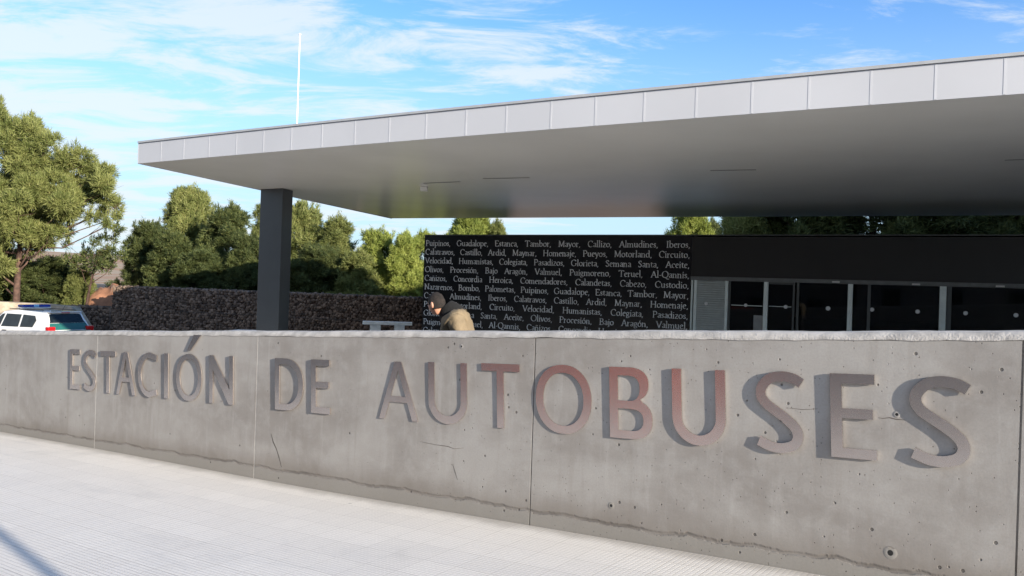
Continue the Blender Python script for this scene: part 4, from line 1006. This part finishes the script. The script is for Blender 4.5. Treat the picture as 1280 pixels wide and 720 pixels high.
# head: looks left and slightly down, away from the camera
def head_mesh():
    bm = bmesh.new(); bmesh.ops.create_uvsphere(bm, u_segments=32, v_segments=24, radius=1)
    for v in bm.verts:
        x, y, z = v.co      # face looks to -x
        X1, Y1, Z1 = x * .098, y * .077, z * .118
        if x < 0 and z < 0: X1 *= 1 + .05 * -z; Y1 *= 1 - .30 * (-z)
        if x > 0 and z < -.3: X1 *= 1 - .45 * (-z - .3)
        if x < -.75 and -.35 < z < .12: X1 -= .022 * max(0, 1 - abs(y) * 6)      # nose
        if x < -.7 and .05 < z < .2 and .2 < abs(y) < .5: X1 += .007             # eye sockets
        if x < -.7 and -.62 < z < -.5 and abs(y) < .35: X1 += .004               # mouth line
        if x < -.45 and z < -.75: X1 -= .008
        v.co = (X1, Y1, Z1)
    for s_ in (-1, 1):
        bmesh.ops.create_uvsphere(bm, u_segments=12, v_segments=8, radius=1, matrix=Matrix.Translation((.008, s_ * .078, -.012)) @ Matrix.Rotation(rad(15 * s_), 4, 'Z') @ Matrix.Diagonal((.024, .014, .036, 1)))
    return bm
hd = obj('head', head_mesh(), MSKIN, pe, smooth=True)
hd.matrix_local = Matrix.Translation((hx, -.02, hz - 0.0)) @ Matrix.Rotation(rad(-38), 4, 'Z') @ Matrix.Rotation(rad(-14), 4, 'Y')
bm = bmesh.new(); bmesh.ops.create_uvsphere(bm, u_segments=40, v_segments=30, radius=1); rh = random.Random(2)
kill = []
for v in bm.verts:
    x, y, z = v.co; k = 1 + rh.uniform(-.02, .05)
    if (x < -.55 and z < .50) or (z < -.05 and x < .12 - .2 * abs(y)) or z < -.55: kill.append(v)
    X1, Y1, Z1 = x * .104 * k, y * .083 * k, z * .124 * k
    if x > 0 and z < -.3: X1 *= 1 - .42 * (-z - .3)
    v.co = (X1 + .002, Y1, Z1)
bmesh.ops.delete(bm, geom=kill, context='VERTS')
hair = obj('hair', bm, MHAIR, hd, smooth=True); so = hair.modifiers.new('s', 'SOLIDIFY'); so.thickness = .012; so.offset = -1
for s_ in (-1, 1):
    bm = bmesh.new(); bmesh.ops.create_uvsphere(bm, u_segments=10, v_segments=8, radius=.011, matrix=Matrix.Translation((-.083, s_ * .030, .012))); obj('eye', bm, MHAIR, hd, smooth=True)
bm = bmesh.new(); nk = [Vector((.085, -.01, 1.34)), Vector((.05, -.01, 1.40)), Vector((.0, -.01, 1.455)), Vector((-.035, -.01, 1.495))]
tube(bm, nk, [.155, .150, .115, .086], 20, cap=False); cl2 = obj('collar', bm, MSCF, pe, smooth=True); so = cl2.modifiers.new('s', 'SOLIDIFY'); so.thickness = .02
sb_ = cl2.modifiers.new('b', 'SUBSURF'); sb_.levels = 1; sb_.render_levels = 2

# ------------------------------------------------------------------ trees
def crown_mesh(name, lobes, dens, seed, nl=.20, nw=.022, per=10):
    """lobes: (x,y,z,rx,ry,rz). Needle tufts spread through every lobe."""
    rg = np.random.default_rng(seed); C = []
    for (x, y, z, rx, ry, rz_) in lobes:
        k = max(6, int(dens * (rx * ry * rz_) ** (2 / 3)))
        d = rg.normal(size=(k, 3)); d /= np.linalg.norm(d, axis=1)[:, None]
        r = rg.uniform(.35, 1.0, k) ** .55; wob = 1 + .32 * np.sin(d[:, 0] * 5 + seed + x) * np.cos(d[:, 2] * 6 + y) 
        p = d * (r * wob)[:, None] * np.array([rx, ry, rz_]) + np.array([x, y, z])
        C.append(np.hstack([p, d]))
        ns = max(1, int(k * .05)); dz = rg.normal(size=(ns, 3)) * .25 + np.array([0, 0, 1]); base_ = p[rg.integers(0, k, ns)]
        for q_ in (.10, .20, .30): C.append(np.hstack([base_ + dz * q_, dz]))
    C = np.vstack(C); k = len(C); c = np.repeat(C[:, :3], per, 0); d = np.repeat(C[:, 3:], per, 0); m = k * per
    dr = d * .9 + rg.normal(size=(m, 3)) * .55 + np.array([0, 0, .35]); dr /= np.linalg.norm(dr, axis=1)[:, None]
    sd = np.cross(dr, rg.normal(size=(m, 3))); sd /= np.linalg.norm(sd, axis=1)[:, None]
    ln = nl * rg.uniform(.6, 1.3, m)[:, None]; w = nw * rg.uniform(.7, 1.4, m)[:, None]
    base = c + rg.normal(size=(m, 3)) * .05
    a = base - sd * w; b = base + sd * w; t1 = base + dr * ln + sd * w * .35; t0 = base + dr * ln - sd * w * .35
    V = np.stack([a, b, t1, t0], 1).reshape(-1, 3); me = bpy.data.meshes.new(name)
    me.vertices.add(len(V)); me.vertices.foreach_set('co', V.astype(np.float32).ravel())
    me.loops.add(m * 4); me.loops.foreach_set('vertex_index', np.arange(m * 4, dtype=np.int32)); me.polygons.add(m)
    me.polygons.foreach_set('loop_start', (np.arange(m) * 4).astype(np.int32)); me.polygons.foreach_set('loop_total', np.full(m, 4, np.int32))
    me.update(); me.validate(); return me
def trunk_mesh(name, lobes, h, r0, seed, lean=0, frac=.9):
    bm = bmesh.new(); rg = random.Random(seed); pts = []
    for i in range(8):
        t = i / 7; pts.append(Vector((lean * t + .12 * math.sin(t * 4 + seed), .10 * math.sin(t * 5 + seed * 2), h * t)))
    tube(bm, pts, [r0 * (1 - .8 * i / 7) * (1.3 if i == 0 else 1) for i in range(8)], 10)
    for (x, y, z, rx, ry, rz_) in lobes:
        zt_ = max(.15 * h, min(h * .95, z - .5 - rg.uniform(0, .8))); t = zt_ / h; i = min(6, int(t * 7)); f_ = t * 7 - i
        a = pts[i].lerp(pts[i + 1], f_); b = Vector((x, y, z)); mid = a.lerp(b, .5) + Vector((0, 0, -.12 * (b - a).length))
        r = r0 * (.34 * (1 - t) + .12); tube(bm, [a, mid, b], [r, r * .65, r * .25], 6)
        for k in range(3):
            e = b + Vector((rg.uniform(-1, 1) * rx, rg.uniform(-1, 1) * ry, rg.uniform(-.3, .8) * rz_)) * .8; tube(bm, [mid.lerp(b, .6), e], [r * .35, r * .1], 5)
    me = bpy.data.meshes.new(name); bm.to_mesh(me); bm.free()
    for p_ in me.polygons: p_.use_smooth = True
    return me
def round_lobes(seed, H, Wd, z0, n_=20, pointy=.5, size=.30):
    rg = random.Random(seed); L_ = []
    for k in range(n_):
        t = (k + .5) / n_; z = z0 + (H - z0) * t; rr = Wd / 2 * (1 - t) ** pointy * (1.0 if t > .12 else .75)
        a = k * 2.4 + rg.uniform(-.4, .4); q = rr * rg.uniform(.45, .85); s_ = Wd * size * rg.uniform(.7, 1.2) * (1 - .35 * t)
        L_.append((q * math.cos(a), q * math.sin(a), min(z, H - s_ * .6), s_, s_, s_ * .8))
    L_.append((0, 0, H - Wd * .16, Wd * .18, Wd * .18, Wd * .2)); return L_
TV = []
for k, (H, Wd, z0, pt, sz, dn) in enumerate(((6.0, 3.6, 1.0, .42, .22, 330), (6.0, 4.4, 1.2, .5, .20, 330), (6.0, 3.2, .6, .6, .23, 330), (6.0, 4.0, .8, .35, .21, 300))):
    L_ = round_lobes(30 + k, H, Wd, z0, 26 + 3 * k, pt, sz); S2 = []; rg_ = random.Random(k)
    for l in L_:
        for j in range(7):
            a, e = rg_.uniform(0, 6.28), rg_.uniform(-.7, 1.3); r_ = l[3] * rg_.uniform(.28, .52)
            S2.append((l[0] + l[3] * .68 * math.cos(a) * math.cos(e), l[1] + l[4] * .68 * math.sin(a) * math.cos(e), l[2] + l[5] * .8 * math.sin(e), r_, r_, r_ * 1.25))
    TV.append((crown_mesh('crown_shape', S2, dn, 50 + k, .17, .014, 14), trunk_mesh('trunk_shape', L_, H * .93, .13, k), H, Wd))
def tree(label, u, vtop, wpx, Y, var, mat, rz, group, zg=-.3):
    top = P(u, vtop, Y)[2]; crown, trunk, H, Wd = TV[var]; h = top - zg; w = 1.15 * wpx * Y / F
    x = P(u, 340, Y)[0]
    t = thing('pine_tree', label, 'tree', (x, Y, zg), rz, group); t.scale = (w / Wd, w / Wd, h / H)
    me = crown.copy(); me.materials.clear(); c = link('crown', me, mat, t)
    tm = trunk.copy(); tm.materials.clear(); link('trunk', tm, MBARK, t)
    return t
GRP = 'pines behind the gabion wall'
TR = [('dark pine at the left end of the row, nearest the gap', 186, 284, 74, 39, 3, LF_B), ('pine with a light green spreading top, second from the left', 236, 243, 92, 41, 1, LF_A), ('dark dense pine in front of the light topped one', 214, 296, 70, 37, 2, LF_B),
      ('dark pine just left of the canopy column', 284, 264, 84, 38, 0, LF_B), ('pine half hidden behind the canopy column', 334, 258, 60, 40, 2, LF_A), ('tall light green pine just right of the column', 378, 260, 76, 40, 0, LF_A),
      ('pointed pine right of the column with a yellowish tip', 420, 279, 70, 39, 2, LF_A), ('dark low pine in front, right of the column', 398, 312, 90, 36.5, 3, LF_B), ('low dark green pine in the middle of the row', 446, 318, 66, 36, 0, LF_A),
      ('yellow green pine, third from the name wall', 472, 294, 72, 38, 3, LF_C), ('yellow green pine, second from the name wall', 505, 298, 56, 37, 2, LF_C), ('yellow green pine beside the edge of the name wall', 530, 296, 58, 38, 0, LF_C),
      ('light pine showing above the left end of the name wall', 584, 268, 84, 42, 1, LF_C), ('small pine top peeking over the name wall, right of the light one', 620, 284, 40, 42, 2, LF_A), ('low dark bush like pine between column and left trees', 312, 300, 70, 36, 3, LF_B),
      ('low dark pine at the foot of the light topped one', 250, 318, 80, 35.5, 3, LF_B),
      ('pine top showing above the right end of the name wall', 862, 266, 72, 38, 0, LF_C), ('small dark pine top left of the roof corner gap', 890, 284, 44, 40, 2, LF_B)]
for i, (lb, u, v, w, Y, var, mt) in enumerate(TR): tree(lb, u, v, w, Y, var, mt, i * 1.3, GRP)
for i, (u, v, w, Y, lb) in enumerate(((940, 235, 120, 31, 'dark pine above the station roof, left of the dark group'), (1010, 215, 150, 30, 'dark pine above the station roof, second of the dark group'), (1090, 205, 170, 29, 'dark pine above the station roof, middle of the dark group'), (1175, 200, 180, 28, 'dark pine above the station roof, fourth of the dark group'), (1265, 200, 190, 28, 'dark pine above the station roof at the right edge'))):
    tree(lb, u, v, w, Y, (1, 3, 0, 3, 1)[i], (LF_A, LF_B, LF_B, LF_B, LF_B)[i], i * 2.1 + .5, 'dark pines behind the station', 0.0)  # shade behind the station is put into the darker needle colour
# big pine at the left edge
YB = 35.0; tr0 = P(26, 372, YB)
lob = []
for (u, v, r, dy) in ((2, 152, 26, 0), (-20, 160, 34, 1), (24, 172, 24, -.6), (48, 168, 22, .4), (62, 182, 18, -.5), (8, 200, 34, -1), (40, 205, 30, .8), (-30, 215, 40, 0), (70, 212, 24, .2), (95, 205, 22, -.3), (112, 222, 22, .5), (136, 220, 19, 0), (128, 242, 24, -.6), (98, 238, 26, .6), (62, 240, 32, -.9), (24, 245, 36, .5), (-14, 255, 36, -.8), (146, 258, 11, .3), (120, 270, 15, .2), (88, 268, 20, -.2), (52, 275, 28, .7), (16, 286, 34, -1.1), (-22, 296, 34, .3), (84, 292, 11, .8), (40, 300, 22, -.4), (6, 312, 22, .6), (132, 284, 8, -.2), (146, 272, 6, .2), (-10, 325, 30, -.5), (44, 310, 20, .5), (66, 296, 18, -.6), (0, 345, 22, .8), (22, 262, 26, -1.6), (80, 262, 22, -1.2)):
    q = P(u, v, YB + dy); rr = r * YB / F; lob.append((q[0] - tr0[0], q[1] - YB, q[2] + 1.0, rr * rnd.uniform(.9, 1.1), rr, rr * .85))
bp = thing('pine_tree', 'large broad light green pine at the left edge, behind the white car', 'tree', (tr0[0], YB, -1.0))
sub_l = []
for l in lob:                                    # every pad is broken into smaller clumps
    n_ = max(3, int(l[3] * 7))
    for k in range(n_):
        a = rnd.uniform(0, 6.28); e = rnd.uniform(-.6, 1.2); q = .62; r_ = l[3] * rnd.uniform(.32, .52)
        sub_l.append((l[0] + l[3] * q * math.cos(a) * math.cos(e), l[1] + l[4] * q * math.sin(a) * math.cos(e), l[2] + l[5] * q * math.sin(e), r_, r_, r_ * .9))
me = crown_mesh('crown_shape', sub_l, 430, 77, .20, .013, 15); link('crown', me, LF_A, bp)
me = trunk_mesh('trunk_shape', lob, 7.2, .17, 5, lean=-.4); link('trunk', me, MBARK, bp)
# sparse dark leaning pine right of it
L2_ = []
t2 = P(104, 380, 36.0)
for (u, v, r) in ((128, 322, 9), (138, 316, 8), (120, 330, 10), (110, 318, 8), (132, 332, 9), (146, 286, 7), (128, 300, 6), (150, 320, 7), (100, 330, 9), (118, 306, 5), (88, 326, 7), (143, 300, 5), (84, 306, 5)):
    q = P(u, v, 36.0 + rnd.uniform(-.5, .5)); rr = r * 36 / F; L2_.append((q[0] - t2[0], q[1] - 36, q[2] + 1.0, rr * 1.15, rr, rr * .8))
sp = thing('pine_tree', 'sparse dark pine with bare limbs between the large pine and the gap', 'tree', (t2[0], 36.0, -1.0))
link('crown', crown_mesh('crown_shape', L2_, 420, 91, .16, .018, 10), LF_B, sp); link('trunk', trunk_mesh('trunk_shape', L2_, 3.7, .09, 9, lean=.6), MBARK, sp)
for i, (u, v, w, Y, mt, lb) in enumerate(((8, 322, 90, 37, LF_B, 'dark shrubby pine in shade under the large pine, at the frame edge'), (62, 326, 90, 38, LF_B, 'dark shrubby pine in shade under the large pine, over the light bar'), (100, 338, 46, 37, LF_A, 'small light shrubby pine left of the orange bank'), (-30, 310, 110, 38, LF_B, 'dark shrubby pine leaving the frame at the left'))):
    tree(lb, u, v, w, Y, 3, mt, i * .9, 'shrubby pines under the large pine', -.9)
# orange earth bank and far pinkish rise
def bank(name, u0, u1, vt, Y, depth, mat, z0, seed):
    rg = random.Random(seed); V = []; Fc = []; nx, ny = 24, 8
    for i in range(nx + 1):
        for j in range(ny + 1):
            u = u0 + (u1 - u0) * i / nx; top = P(u, vt + 3 * math.sin(i * .5 + seed) + 1.5 * math.sin(i * 1.3), Y + depth * .6)[2]
            e = math.sin(math.pi * i / nx) ** .4; tt = j / ny; prof = math.sin(min(1, tt * 1.25) * math.pi / 2) ** .8
            V.append((P(u, 345, Y + depth * tt)[0], Y + depth * tt, z0 + (top - z0) * e * prof + rg.uniform(-.06, .06)))
    for i in range(nx):
        for j in range(ny): a = i * (ny + 1) + j; Fc.append((a, a + ny + 1, a + ny + 2, a + 1))
    o = pydata(name, V, Fc, mat, smooth=True); o['kind'] = 'structure'; return o
bank('earth_bank', 100, 176, 356, 35.0, 3, simple('orange_clay_earth', (.33, .155, .085), .95, var=.3, scale=1.5, bump=.9), -1.2, 3)
bank('far_hill', -150, 420, 336, 120, 60, simple('pale_pinkish_scrub', (.27, .19, .14), .95, var=.35, scale=.15, bump=.6), -1, 7)
print('objects', len(bpy.data.objects))
